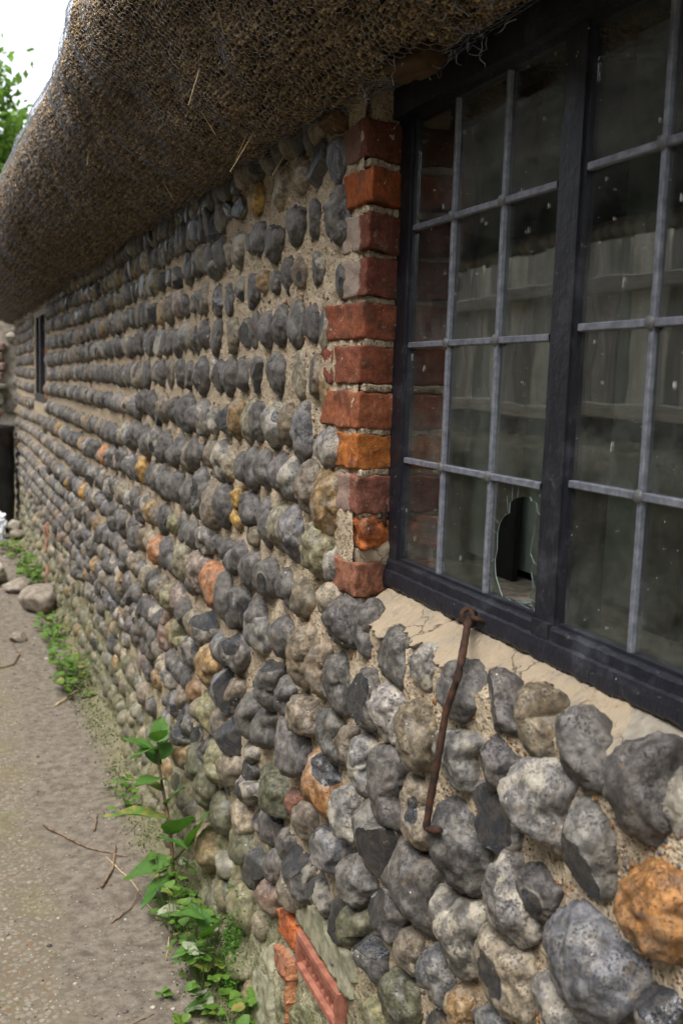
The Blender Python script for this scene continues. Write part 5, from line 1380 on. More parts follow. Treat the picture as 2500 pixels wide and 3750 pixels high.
# inside the room: window board, uprights and pale boards
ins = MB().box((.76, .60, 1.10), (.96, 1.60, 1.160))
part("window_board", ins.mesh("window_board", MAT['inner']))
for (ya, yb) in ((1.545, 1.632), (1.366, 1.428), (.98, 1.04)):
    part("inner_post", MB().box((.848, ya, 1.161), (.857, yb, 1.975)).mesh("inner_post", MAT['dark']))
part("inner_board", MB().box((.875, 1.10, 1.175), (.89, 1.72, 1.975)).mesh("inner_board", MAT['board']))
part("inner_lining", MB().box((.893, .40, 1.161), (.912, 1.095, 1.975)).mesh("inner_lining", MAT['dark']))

# far window
fy0, fy1, fz0, fz1 = FWIN
fw = MB()
fw.box((WX - .012, fy0, fz0), (WX + .09, fy0 + .09, fz1)); fw.box((WX - .012, fy1 - .09, fz0), (WX + .09, fy1, fz1)); fw.box((WX - .012, fy0 + .09, fz0), (WX + .09, fy1 - .09, fz0 + .06))
fw.box((WX - .012, fy0 + .09, fz1 - .05), (WX + .09, fy1 - .09, fz1)); fw.box((WX - .014, 7.52, fz0 + .06), (WX + .088, 7.58, fz1 - .05))
fwin = part("window", fw.mesh("window", MAT['paint']))
for a, b in ((fy0 + .09, 7.52), (7.58, fy1 - .09)):
    part("pane", MB().box((WX + .012, a, fz0 + .06), (WX + .015, b, fz1 - .05)).mesh("pane", MAT['glass']), fwin)
for k in range(8):
    me = round_box("brick", (.085, random.choice((.11, .17)), .063), MAT['brick'], .006, .004, 22, 40 + k, 4)
    part("brick", me, None, (WX + .034, 8.03, fz0 + .03 + k * .075), color=(.17, .07, .05, .3))
for k, zz in enumerate((1.33, 1.62)):
    me = round_box("brick", (.085, .11, .063), MAT['brick'], .006, .004, 22, 60 + k, 4)
    part("brick", me, None, (WX + .025, 7.09, zz), color=(.33, .13, .07, .1))

# ------------------------------------------------------------------ thatch
PROF = np.array([(.74, 1.995), (.70, 1.972), (.65, 1.958), (.58, 1.965), (.50, 1.998), (.43, 2.04), (.36, 2.09), (.30, 2.145), (.265, 2.19), (.247, 2.235), (.25, 2.285), (.275, 2.33), (.33, 2.40), (.45, 2.55), (.70, 2.86)])
_seg = np.hypot(*np.diff(PROF, axis=0).T)
_S = np.concatenate([[0], np.cumsum(_seg)])
SMAX = _S[-1]
def surf(s, y, off=0.0):
    """thatch face: s runs from the wall out and up over the rounded eave edge"""
    s = np.asarray(s, float); y = np.asarray(y, float)
    x = np.interp(s, _S, PROF[:, 0]); z = np.interp(s, _S, PROF[:, 1])
    e = .012
    dx = np.interp(s + e, _S, PROF[:, 0]) - np.interp(s - e, _S, PROF[:, 0])
    dz = np.interp(s + e, _S, PROF[:, 1]) - np.interp(s - e, _S, PROF[:, 1])
    L = np.hypot(dx, dz) + 1e-9
    nx, nz = dz / L, -dx / L
    sg = np.where(nx * 1 + nz * 1 < 0, 1, -1)
    nx, nz = -np.abs(dz / L) * np.sign(dz + 1e-12), dx / L
    p = np.stack([s * 1.0, y, 0 * s], 1)
    d = fbm(p * np.array([2.2, 1.1, 1]), 2) * .022 + fbm(p * 7 + 9, 2) * .009
    d = d * np.clip(s / .12, .2, 1) + off
    x = x + .085 * np.clip((5.0 - y) / 3.0, 0, 1) * np.clip((s - .15) / .3, 0, 1)      # the eave is trimmed back towards the window
    return np.stack([x + nx * d, y, z + nz * d], 1), np.stack([nx, 0 * s, nz], 1)

ss = np.linspace(0, SMAX, 60); ty = np.linspace(-1.0, 10.6, 240)
Sg, Tg = np.meshgrid(ss, ty, indexing='ij')
V, _ = surf(Sg.ravel(), Tg.ravel(), -.012)
thatch = part("thatch", mesh_np("thatch", V - np.array(CO), grid_faces(60, 240), MAT['thatch']), loc=CO)
# the coat above, closed at both ends
cap = MB()
pr = [(.74, 2.0), (.80, 2.93), (2.75, 5.25), (4.9, 2.7), (4.9, 2.2), (3.3, 2.41), (.80, 2.056)]
n_ = len(pr)
cap.add([(x, y, z) for y in (-.99, 10.55) for x, z in pr], [(k, (k + 1) % n_, n_ + (k + 1) % n_, n_ + k) for k in range(n_)])
for o_, f_ in ((0, 1), (n_, -1)):
    cap.T.append(np.array([(o_, o_ + k, o_ + k + 1)[::f_] for k in range(1, n_ - 1)]))
part("thatch_coat", cap.mesh("thatch_coat", MAT['thatch']))

def reeds(n, y0, y1, s0, s1, r0, r1, out):
    s = rng.uniform(s0, s1, n); y = rng.uniform(y0, y1, n)
    P, N = surf(s, y)
    cl = fbm(np.stack([s * 14, y * 14, 0 * s], 1), 3)
    hgt = cl * .0045 + rng.normal(0, .002, n)
    ax = np.stack([-.62 + rng.normal(0, .13, n), rng.normal(0, .15, n) - .06, -.78 + rng.normal(0, .10, n)], 1)
    ax /= np.linalg.norm(ax, axis=1)[:, None]
    r = rng.uniform(r0, r1, n)
    L = rng.uniform(.022, .045, n)
    tip = P + N * hgt[:, None] + ax * .006
    base = tip - ax * L[:, None]
    a = np.cross(ax, np.array([.3, .9, .2])); a /= np.linalg.norm(a, axis=1)[:, None]
    b = np.cross(ax, a)
    k = 5
    th = np.arange(k) / k * 2 * math.pi
    ring = r[:, None, None] * (np.cos(th)[None, :, None] * a[:, None, :] + np.sin(th)[None, :, None] * b[:, None, :])
    slant = rng.normal(0, .3, (n, 1, 1)) * ring[:, :, :1]
    V = np.concatenate([base[:, None, :] + ring, tip[:, None, :] + ring + ax[:, None, :] * slant], 1).reshape(-1, 3)
    o = (np.arange(n) * 2 * k)[:, None]
    sides = np.concatenate([o + np.array([[j, (j + 1) % k, k + (j + 1) % k, k + j]]) for j in range(k)])
    caps = o + np.array([[k + j for j in range(k)]])
    u = rng.uniform(0, 1, n)
    tone = .72 + .80 * rng.random(n) + .25 * np.clip(cl, -1, 1)
    base_c = np.where((u < .62)[:, None], np.array([.215, .148, .072]), np.where((u < .85)[:, None], np.array([.41, .30, .155]), np.array([.11, .072, .036])))
    C = np.repeat(base_c * tone[:, None], 2 * k, 0)
    out.append((V, sides, caps, C))
acc = []
reeds(25000, .55, 2.6, .0, .66, .0018, .0031, acc)
reeds(12000, 2.6, 5.0, .0, .66, .0032, .0050, acc)
reeds(9000, 5.0, 10.5, .0, .66, .0050, .0075, acc)
reeds(3000, .6, 4.0, .60, .80, .0025, .0040, acc)
reeds(1800, -1.0, .55, .0, .70, .0050, .0070, acc)
V, Sd, Cp, C, n0 = [], [], [], [], 0
for v, s_, c_, cc in acc:
    V.append(v); Sd.append(s_ + n0); Cp.append(c_ + n0); C.append(cc); n0 += len(v)
part("reed_ends", mesh_np("reed_ends", np.concatenate(V) - np.array(CO), [np.concatenate(Sd), np.concatenate(Cp)], MAT['reed'], False, dict(col=np.concatenate(C))), thatch, CO, kind="stuff")

def wires(A, B, r):
    d = B - A; L = np.linalg.norm(d, axis=1)[:, None] + 1e-9; d = d / L
    a = np.cross(d, np.array([.21, .37, .9])); a /= np.linalg.norm(a, axis=1)[:, None]
    b = np.cross(d, a)
    n = len(A)
    th = np.arange(3) / 3 * 2 * math.pi
    rr = np.broadcast_to(np.asarray(r, float).reshape(-1, 1, 1), (n, 1, 1))
    ring = rr * (np.cos(th)[None, :, None] * a[:, None] + np.sin(th)[None, :, None] * b[:, None])
    V = np.concatenate([(A - d * .0004)[:, None] + ring, (B + d * .0004)[:, None] + ring], 1).reshape(-1, 3)
    o = (np.arange(n) * 6)[:, None]
    F = np.concatenate([o + np.array([[j, (j + 1) % 3, 3 + (j + 1) % 3, 3 + j]]) for j in range(3)])
    return V, F

def netting(y0, y1, s0, s1, r, rad):
    ni, nk = int((s1 - s0) / (1.5 * r)), int((y1 - y0) / (.866 * r))
    I, K = np.meshgrid(np.arange(ni), np.arange(nk), indexing='ij')
    s = s0 + I * 1.5 * r + np.where((K + I) % 2 == 1, .25 * r, -.25 * r)
    y = y0 + K * .866 * r
    q = np.stack([s.ravel(), y.ravel(), 0 * s.ravel()], 1)
    s2 = s.ravel() + noise3(q * 9) * .012; y2 = y.ravel() + noise3(q * 9 + 40) * .012
    off = .016 + fbm(q * np.array([6, 2.5, 1]) + 70, 2) * .008
    P, _ = surf(s2, y2, off)
    P = P.reshape(ni, nk, 3)
    A = [P[:, :-1].reshape(-1, 3)]; B = [P[:, 1:].reshape(-1, 3)]
    m = ((K + I) % 2 == 1)[:-1]
    A.append(P[:-1][m]); B.append(P[1:][m])
    A, B = np.concatenate(A), np.concatenate(B)
    A = A + rng.normal(0, .0007, A.shape)
    return wires(A, B, rad)
nets = [netting(.55, 3.4, .03, 1.05, .0108, .0006), netting(3.4, 10.4, .03, 1.0, .016, .0007), netting(-.9, .55, .05, .9, .02, .0007)]
n0 = 0; V, F = [], []
for v, f in nets:
    V.append(v); F.append(f + n0); n0 += len(v)
part("wire_netting", mesh_np("wire_netting", np.concatenate(V) - np.array(CO), np.concatenate(F), MAT['wire']), thatch, CO, kind="stuff")
# cut ends of netting curling under the eave
tg = MB()
for k in range(100):
    y = random.choice([random.uniform(.85, 1.75), random.uniform(.85, 3.2)]); p = np.array([random.uniform(.60, .69), y, random.uniform(1.925, 1.965)])
    pts = [p]
    d = np.array([random.gauss(0, 1), random.gauss(0, 1), random.gauss(-.25, .7)]); d /= np.linalg.norm(d)
    for j in range(7):
        d = d + np.array([random.gauss(0, .6), random.gauss(0, .6), random.gauss(0, .6)]); d /= np.linalg.norm(d)
        q = pts[-1] + d * .009
        q[2] = min(max(q[2], 1.905), 1.985); q[0] = min(q[0], .70)
        pts.append(q)
    tg.tube(pts, .0006, 3, cap=False)
part("netting_ends", tg.mesh("netting_ends", MAT['wire']), None, kind="stuff")
# loose straws hanging through the net
st = MB()
for k in range(16):
    y = 1 / random.uniform(1 / 6, 1 / 1.15); s = random.uniform(.08, .62)
    P, N = surf(np.array([s]), np.array([y]), .012)
    d = np.array([random.gauss(-.2, .5), random.gauss(-.3, .6), random.gauss(-.2, .4)]); d /= np.linalg.norm(d)
    d = d - N[0] * min(0, d @ N[0])
    st.tube([P[0], P[0] + d * .03, P[0] + d * random.uniform(.04, .09)], [.0016, .0014, .0008], 4)
part("loose_straw", st.mesh("loose_straw", MAT['straw']), thatch, kind="stuff")
# timbers under the eave
part("wall_plate", MB().box((.69, -.6, 1.9855), (.79, 10.0, 2.045)).mesh("wall_plate", MAT['oldwood']))
for (y, x, z, sy, sx, sz, a) in [(1.37, .640, 1.932, .10, .04, .032, .15), (1.71, .650, 1.925, .09, .04, .024, -.1)]:
    o = part("timber_batten", round_box("timber_batten", (sx, sy, sz), MAT['oldwood'], .004, .006, 20, y, 6), None, (x, y, z))
    o.rotation_euler = (.12, .5, a)

# ================================================================== THINGS BY THE WALL
# rusty stay hook hanging from an eye on the sill
hk = thing("stay_hook", "long rusty iron hook hanging from the window sill against the flints", "hook", (.712, 1.25, 1.138))
def hpart(name, mb, mat): return part(name, mb.mesh(name, mat, True), hk)
rod = [(0.712, 1.252, 1.136), (0.69, 1.224, 1.1317), (0.658, 1.172, 1.1251), (0.634, 1.1374, 1.1039), (0.624, 1.1316, 1.0783), (0.616, 1.1399, 1.0388), (0.608, 1.139, 0.983), (0.6, 1.1416, 0.9197), (0.597, 1.1429, 0.8885), (0.596, 1.1441, 0.8784), (0.599, 1.1396, 0.8761), (0.603, 1.1314, 0.8782), (0.607, 1.1216, 0.882)]
rod = np.array(rod)
t_ = np.linspace(0, len(rod) - 1, 64)
rodd = np.stack([np.interp(t_, np.arange(len(rod)), rod[:, k]) for k in range(3)], 1)
rr = .0052 + noise3(rodd * 90) * .0009
rr[:6] *= 1.25; rr[-6:] *= np.linspace(1, .75, 6)
hpart("rod", MB().tube(rodd, rr, 8), MAT['rust'])
a = np.linspace(0, 2 * math.pi, 15)
hpart("eye", MB().tube(np.stack([.704 + .011 * np.cos(a), 1.246 + .006 * np.sin(a), 1.138 + .011 * np.sin(a)], 1), .0040, 7).tube([(.722, 1.250, 1.140), (.708, 1.246, 1.146), (.700, 1.226, 1.142), (.721, 1.222, 1.136)], .0042, 7), MAT['rust'])

# splinters of the broken pane on the window board
sg = Mat("shard_glass"); shard_m = sg.done(sg.bsdf((.20, .30, .29), .12, None, .7))
for (x, y, a_, s_, lb) in ((.765, 1.215, .3, .030, "larger glass shard lying on the window board behind the broken pane"), (.770, 1.172, 1.4, .017, "smaller glass splinter beside the larger shard behind the broken pane")):
    V_ = [(-s_, -.4 * s_, 0), (.9 * s_, -.2 * s_, 0), (.2 * s_, .6 * s_, 0), (-s_, -.4 * s_, .002), (.9 * s_, -.2 * s_, .002), (.2 * s_, .6 * s_, .002)]
    m_ = mesh_np("glass_shard", V_, [np.array([(0, 2, 1), (3, 4, 5)]), np.array([(0, 1, 4, 3), (1, 2, 5, 4), (2, 0, 3, 5)])], shard_m, False)
    o = thing("glass_shard", lb, "glass shard", (x, y, 1.1605), None, m_); o.rotation_euler = (0, 0, a_)

def leaf_mesh(name, L, W, mat, fold=.25, droop=.3, lobes=0.0, seed=0, nu=9, nv=5, tipw=.5):
    """leaf blade along +x with its root at the origin"""
    r = np.random.default_rng(seed)
    u = np.linspace(0, 1, nu); v = np.linspace(-1, 1, nv)
    U, Vv = np.meshgrid(u, v, indexing='ij')
    w = np.sin(np.pi * np.clip(U, 0, 1) ** tipw) ** .8 * .5
    w = np.maximum(w, .015)
    w = w * (1 + lobes * np.sin(U * 26 + seed))
    X = U * L - droop * .15 * L * U ** 2
    Yv = Vv * w * W
    Z = np.abs(Vv) * w * W * fold - droop * L * U ** 2 * .5 + .04 * W * np.sin(U * 9 + Vv * 3 + seed)
    P = np.stack([X.ravel(), Yv.ravel(), Z.ravel()], 1)
    return mesh_np(name, P, grid_faces(nu, nv), mat)

def put_leaf(me, parent, loc, heading, pitch, scale=1.0, roll=0.0, label=None):
    o = part("leaf", me, parent, loc)
    o.rotation_euler = (roll, -pitch, heading)
    o.scale = (scale,) * 3
    return o

# the tall sow thistle growing from the foot of the wall
PX = .575
th_ = thing("sow_thistle", "tall green sow thistle with a dark stem at the foot of the wall", "weed", (PX, 2.60, .02))
stem = np.array([(PX, 2.60, .02), (.573, 2.605, .10), (.57, 2.62, .18), (.566, 2.66, .25), (.562, 2.71, .31), (.558, 2.745, .37), (.556, 2.755, .43)])
part("stem", MB().tube(stem, [.006, .006, .0055, .005, .0042, .0035, .002], 7).mesh("stem", MAT['stem'], True), th_)
big = [leaf_mesh("leaf", .17, .092, MAT['leafd'], .18, .35, .09, s, 14, 7, .72) for s in range(3)]
# (position on stem z, heading, pitch, scale)
def lp(z): return [np.interp(z, stem[:, 2], stem[:, k]) for k in range(2)] + [z]
for k, (z, hd, pi_, sc) in enumerate([(.24, 2.9, .25, 1.10), (.30, 2.35, .30, .78), (.33, 3.9, .35, .75), (.36, 2.0, .55, .72), (.40, 3.0, .60, .70), (.42, 1.2, .75, .62), (.43, 4.6, .85, .60), (.20, -1.2, .85, .95), (.27, -1.0, .95, .60), (.13, 2.7, -.25, .95), (.10, 3.6, -.3, .80), (.41, 3.6, .15, .62), (.38, .9, .4, .55)]):
    put_leaf(big[k % 3], th_, lp(z), hd, pi_, sc, random.uniform(-.4, .4))
# an upright side leaf pressed against the stones
part("side_stem", MB().tube([(.574, 2.60, .14), (.585, 2.53, .20), (.592, 2.47, .26)], [.0035, .003, .002], 6).mesh("side_stem", MAT['stemg'], True), th_)
put_leaf(big[1], th_, (.588, 2.47, .24), -1.2, 1.15, .95, .5)
put_leaf(big[2], th_, (.588, 2.50, .215), 2.6, .5, .55, .3)

rnd_leaf = [leaf_mesh("leaf", .030, .034, MAT['leaf'], .15, .4, .05, 10 + s, 7, 5, .75) for s in range(4)]
mined = [leaf_mesh("leaf", .055, .05, MAT['leafm'], .15, .5, .06, 20 + s, 9, 5, .75) for s in range(2)]
def clump(name, label, cat, x, y, n, spread, top, sizes, group=None, mined_n=0, meshes=None, base_z=.0):
    t = thing(name, label, cat, (x, y, base_z), group)
    sm = MB()
    for k in range(n):
        a = random.uniform(0, 6.28); rr_ = spread[0] * math.sqrt(random.random())
        px = min(x + rr_ * math.cos(a) , WX - .03); py = y + spread[1] * random.uniform(-1, 1)
        pz = base_z + random.uniform(.012, top)
        sm.tube([(x + (px - x) * .4, y + (py - y) * .4, base_z + .002), (px, py, pz)], [.0012, .0008], 4, cap=False)
        me = random.choice(meshes or rnd_leaf)
        if mined_n > 0 and k % max(1, n // mined_n) == 0: me = random.choice(mined)
        put_leaf(me, t, (px, py, pz), random.uniform(1.6, 4.7), random.uniform(-.1, .7), random.uniform(*sizes), random.uniform(-.5, .5))
    part("stems", sm.mesh("stems", MAT['stemg']), t)
    return t
clump("weed", "bushy bed of small round leaves around the foot of the tall thistle", "weed", .560, 2.50, 80, (.07, .17), .17, (.5, 1.0), None, 4)
clump("weed", "leafy weed with pale mined leaves right of the thistle at the wall foot", "weed", .570, 2.24, 85, (.07, .14), .16, (.5, 1.05), None, 4)
clump("weed", "low clump of broad green leaves nearest the bottom edge by the wall", "weed", .590, 1.985, 40, (.05, .09), .12, (.7, 1.3))
clump("weed", "single small green seedling lying on bare earth near the leafy weed", "seedling", .47, 2.19, 4, (.02, .02), .02, (.7, .9))
clump("weed", "small flat seedling on the earth left of the lowest weed clump", "seedling", .49, 2.07, 5, (.02, .025), .02, (.9, 1.2))
clump("weed", "low green weed in the moss farther back than the thistle", "weed", .57, 3.35, 22, (.06, .12), .07, (.7, 1.1))
clump("weed", "dense mound of rounded leaves halfway along the path edge", "weed", .545, 4.80, 90, (.09, .32), .14, (.9, 1.5))
clump("weed", "thin green weed trailing behind the leaf mound towards the rock", "weed", .55, 5.7, 55, (.08, .35), .10, (.9, 1.5))
clump("weed", "tuft of green weeds behind the rock at the wall foot", "weed", .56, 7.3, 60, (.09, .35), .16, (1.1, 1.9))
clump("weed", "farthest small green weed by the path near the black barrel", "weed", .50, 8.5, 40, (.09, .25), .12, (1.1, 1.9))
# second thin thistle shoot in the leafy weed
t2 = thing("sow_thistle", "short thistle shoot with a mined leaf beside the tiny-leaved creeper", "weed", (.575, 2.20, .01))
part("stem", MB().tube([(.575, 2.20, .01), (.578, 2.20, .07), (.57, 2.24, .13), (.565, 2.27, .17)], [.004, .0038, .003, .002], 6).mesh("stem", MAT['stemg'], True), t2)
for k, (z, hd, pi_, sc) in enumerate([(.17, 2.8, .3, .55), (.14, 1.8, .6, .5), (.12, -1.3, 1.0, .75), (.10, 3.4, .2, .6), (.06, 2.4, -.1, .6)]):
    put_leaf(big[k % 3], t2, (.572, 2.22, z), hd, pi_, sc, .2)
put_leaf(mined[0], t2, (.56, 2.10, .03), 2.6, -.15, 1.5)
put_leaf(mined[1], t2, (.565, 2.42, .09), 2.9, .1, 1.5)

# tiny-leaved creeper on the wall face
cr_ = thing("creeper", "patch of tiny bright green leaves creeping up the wall base", "creeper", (.62, 2.10, .05))
lv, lf, lc = [], [], []
q0 = np.array([(0, 0, 0), (.5, -.5, .1), (1, 0, 0), (.5, .5, .1)])
for k in range(1500):
    u = random.random(); y = 2.135 + random.gauss(0, .035) - .0 * u; z = .04 + .24 * u
    y += (.5 - u) * -.06
    wob = .05 * math.sin(u * 9)
    if abs(y - 2.12 - wob * .5) > .085 * (1.15 - u * .6): continue
    x = WX - wall_relief(np.array([y]), np.array([z]))[0] - .018 - .02 * random.random()
    s = random.uniform(.004, .0075)
    d = Vector((random.gauss(-.7, .4), random.gauss(-.3, .6), random.gauss(.2, .5))).normalized()
    R = d.to_track_quat('X', 'Z').to_matrix() @ Matrix.Rotation(random.uniform(0, 6), 3, 'X')
    Q = np.array([R @ Vector(w * s) for w in q0]) + np.array([x, y, z])
    lf.append(np.array([[0, 1, 2, 3]]) + 4 * len(lv)); lv.append(Q)
    g_ = random.uniform(.7, 1.3); lc.append(np.tile((.075 * g_, .19 * g_, .025 * g_), (4, 1)))
part("foliage", mesh_np("foliage", np.concatenate(lv), np.concatenate(lf), MAT['crown'], False, dict(col=np.concatenate(lc))), cr_, kind="stuff")
# moss film and tiny plants along the wall foot
lv, lf, lc = [], [], []
for k in range(5200):
    y = 1 / random.uniform(1 / 9.5, 1 / 1.75)
    if noise3(np.array([[y * 2.3, 3.1, 0]]))[0] < -.15 and random.random() < .8: continue
    x = .60 + random.gauss(0, .035) - .02; x = min(x, .655)
    z = float(path_height(np.array([x]), np.array([y]))[0]) + random.uniform(0, .02)
    s = random.uniform(.0035, .0075) * max(1, y / 3)
    d = Vector((random.gauss(0, .6), random.gauss(0, .6), random.gauss(.8, .4))).normalized()
    R = d.to_track_quat('X', 'Z').to_matrix() @ Matrix.Rotation(random.uniform(0, 6), 3, 'X')
    Q = np.array([R @ Vector(w * s) for w in q0]) + np.array([x, y, z])
    lf.append(np.array([[0, 1, 2, 3]]) + 4 * len(lv)); lv.append(Q)
    g_ = random.uniform(.6, 1.2); lc.append(np.tile((.075 * g_, .12 * g_, .025 * g_), (4, 1)))
mo = link("moss", mesh_np("moss", np.concatenate(lv), np.concatenate(lf), MAT['crown'], False, dict(col=np.concatenate(lc))), kind="stuff")
mo["label"] = "thin moss and tiny plants along the wall foot"; mo["category"] = "moss"

# loose grit on the path
gv, gf, gc = [], [], []
for k in range(4200):
    y = 1 / random.uniform(1 / 9.0, 1 / 1.5); x = random.uniform(-.25, .62) if y < 4 else random.uniform(-.1, .64)
    r = random.uniform(.0012, .0032) * (2.2 if random.random() < .05 else 1) * max(1, y / 3.5)
    z = float(path_height(np.array([x]), np.array([y]))[0])
    sc = np.array([r * random.uniform(.8, 1.5), r, r * random.uniform(.5, .8)])
    gf.append(F0 + len(gv) * len(V0)); gv.append(V0 * sc + np.array([x, y, z + r * .2]))
    gc.append(np.tile(random.choice([(.28, .25, .20), (.20, .17, .13), (.10, .085, .07), (.36, .33, .28), (.16, .11, .075), (.06, .05, .04)]), (len(V0), 1)))
gr = link("gravel", mesh_np("gravel", np.concatenate(gv), np.concatenate(gf), MAT['reed'], True, dict(col=np.concatenate(gc))), kind="stuff")
gr["label"] = "loose grit and small stones scattered over the path"; gr["category"] = "gravel"

# twigs on the path
def ground_tube(name, label, cat, pts, rad, mat, group=None):
    p = np.array([(x, y, float(path_height(np.array([x]), np.array([y]))[0]) + zz) for x, y, zz in pts])
    t = thing(name, label, cat, tuple(p[0]), group)
    t2_ = np.linspace(0, len(p) - 1, 5 * len(p)); pp = np.stack([np.interp(t2_, np.arange(len(p)), p[:, k]) for k in range(3)], 1)
    pp += np.stack([noise3(pp * 40 + s) * .003 for s in (0, 9, 18)], 1)
    o = part(name, MB().tube(pp, np.linspace(rad, rad * .5, len(pp)), 6).mesh(name, mat, True), t)
    o.name = "shaft"
    return t
ground_tube("twig", "long thin twig slanting across the earth left of the thistle", "twig", [(.28, 3.25, .005), (.39, 3.05, .006), (.50, 2.93, .004)], .0035, MAT['twig'])
ground_tube("twig", "dark bent stick crossing the long twig beside the thistle", "twig", [(.40, 2.78, .005), (.45, 2.88, .006), (.48, 3.02, .01)], .0045, MAT['twig'])
ground_tube("twig", "short straight twig nearer the viewer than the crossed sticks", "twig", [(.40, 2.58, .004), (.46, 2.64, .006), (.50, 2.72, .008)], .003, MAT['twig'])
ground_tube("straw", "pale straw stalk lying from the earth to the thistle foot", "straw", [(.44, 2.95, .004), (.49, 2.78, .006), (.52, 2.55, .005)], .002, MAT['straw'])
ground_tube("straw", "short upright pale stalk leaning in the leafy weed", "straw", [(.505, 2.36, .004), (.507, 2.36, .03), (.512, 2.37, .06)], .0025, MAT['straw'])
ground_tube("twig", "thin dark twig low on the bare earth near the bottom", "twig", [(.345, 2.10, .003), (.40, 2.13, .004), (.43, 2.14, .003)], .002, MAT['twig'])
ground_tube("twig", "stubby twig beyond the crossed sticks by the moss", "twig", [(.43, 3.15, .004), (.46, 3.28, .006)], .004, MAT['twig'])
ground_tube("twig", "fallen stalk in front of the dense leaf mound", "twig", [(.44, 4.45, .006), (.56, 4.62, .012)], .005, MAT['straw'])
ground_tube("hose", "thin brown hose curving over the path at the left edge", "hose", [(.10, 5.35, .008), (.22, 5.10, .008), (.30, 5.12, .008), (.345, 5.30, .008), (.33, 5.55, .008)], .006, MAT['twig'])

def rock(name, label, x, y, size, seed, mat, sink=.3):
    V, F = ico(4)
    r = np.random.default_rng(seed)
    s = r.uniform(0, 50, 3)
    P = V * (1 + .22 * fbm(V * 1.1 + s, 2) + .08 * fbm(V * 4 + s, 3))[:, None]
    for k in range(6):
        m = r.normal(size=3); m /= np.linalg.norm(m); e = P @ m - r.uniform(.55, .8); P[e > 0] -= m * (e[e > 0] * .9)[:, None]
    P *= np.array(size)
    z = float(path_height(np.array([x]), np.array([y]))[0])
    o = thing(name, label, "rock", (x, y, z + size[2] * (1 - sink)), None, mesh_np(name, P, F, mat, True))
    return o
rock("rock", "large broken pale rock on the path beside the wall", .535, 6.35, (.125, .16, .115), 3, MAT['stone'])
rock("rock", "small brown stone on the path in front of the large rock", .365, 5.62, (.05, .05, .032), 4, MAT['stone'])
rock("rock", "dark stone with a flat top behind the large rock", .44, 7.0, (.10, .12, .06), 5, MAT['stone'])
rock("rock", "pale stone at the left edge of the path", .30, 7.3, (.13, .16, .10), 6, MAT['pale'])
rock("rock", "grey slate piece lying flat near the barrel", .40, 8.9, (.10, .10, .02), 7, MAT['lead'], .0)
rock("rock", "pale stone at the foot of the far wall corner beside the barrel", .60, 9.55, (.08, .09, .06), 8, MAT['pale'])
rock("rock", "small rounded stone in front of the far corner stone", .585, 9.05, (.06, .06, .05), 9, MAT['stone'])

# ================================================================== FAR END OF THE LANE
bn = thing("barrel", "tall black water barrel at the far end of the path", "barrel", (.33, 9.75, 0))
prof = [(.0, .0), (.245, .0), (.27, .03), (.278, .3), (.285, .36), (.278, .42), (.280, .7), (.287, .76), (.280, .82), (.272, 1.06), (.285, 1.07), (.285, 1.10), (.0, 1.10)]
n = 40
Vb = [(.33 + r * math.cos(a), 9.75 + r * math.sin(a), z * .86 + .02) for r, z in prof for a in np.arange(n) / n * 2 * math.pi]
Fb = [(i * n + j, i * n + (j + 1) % n, (i + 1) * n + (j + 1) % n, (i + 1) * n + j) for i in range(len(prof) - 1) for j in range(n)]
part("body", mesh_np("body", Vb, np.array(Fb), MAT['bin'], True), bn)
part("lid", MB().tube([(.33, 9.75, .967), (.33, 9.75, .99)], [.29, .28], 40).mesh("lid", MAT['bin']), bn)
pt_ = thing("flower_pot", "orange clay flower pot standing on the black barrel", "flower pot", (.40, 9.66, .99))
part("body", MB().tube([(.40, 9.66, .991), (.40, 9.66, 1.08), (.40, 9.66, 1.081), (.40, 9.66, 1.11)], [.07, .09, .10, .105], 24).mesh("body", MAT['terracotta'], True), pt_)
V_, F_ = ico(4)
P_ = V_ * np.array([.12, .14, .15]) * (1 + .35 * fbm(V_ * 2.5, 3))[:, None]
thing("plastic_bag", "crumpled white plastic bag on the ground before the barrel", "plastic bag", (.38, 9.25, .12), None, mesh_np("plastic_bag", P_, F_, MAT['film'], False))

# garden wall closing the lane
gw = thing("garden_wall", "pale rubble and brick garden wall closing the lane", "garden wall", (0, 10.9, 0))
ug, vg = np.linspace(-2.2, 1.6, 150), np.linspace(-.05, 2.55, 120)
Ug, Vg = np.meshgrid(ug, vg, indexing='ij')
q = np.stack([Ug.ravel(), 0 * Ug.ravel(), Vg.ravel()], 1)
hh = fbm(q * 9, 3) * .018
part("wall_face", mesh_np("wall_face", np.stack([q[:, 0], 10.9 + hh, q[:, 2]], 1), grid_faces(150, 120), MAT['pale']), gw)
part("wall_core", MB().box((-2.2, 10.93, -.05), (1.6, 11.2, 2.56)).mesh("wall_core", MAT['pale']), gw)
for k in range(150):
    x = random.uniform(-.6, .75); z = random.uniform(.0, 2.5)
    if z > 1.36 and .25 < x < .66 and z < 1.85: continue
    if abs(z - 1.3) < .08 and x > -.4: continue
    r = random.uniform(.035, .06)
    me = None
    P = V_[:0]
    V4, F4 = ico(3)
    s = np.random.default_rng(k).uniform(0, 50, 3)
    P = V4 * np.array([r * 1.2, .045, r * .85]) * (1 + .25 * fbm(V4 * 1.3 + s, 2))[:, None]
    part("stone", mesh_np("stone", P, F4, MAT['pale'] if random.random() < .55 else MAT['stone']), gw, (x, 10.885, z))
for k, zz in enumerate((1.44, 1.54, 1.64, 1.74)):
    part("brick", round_box("brick", (.26, .07, .075), MAT['pinkb'], .008, .005, 20, k, 4), gw, (.44 + .03 * (k % 2), 10.87, zz))
part("ledge", round_box("ledge", (.9, .20, .05), MAT['pale'], .01, .008, 12, 3, 6), gw, (.15, 10.82, 1.335))
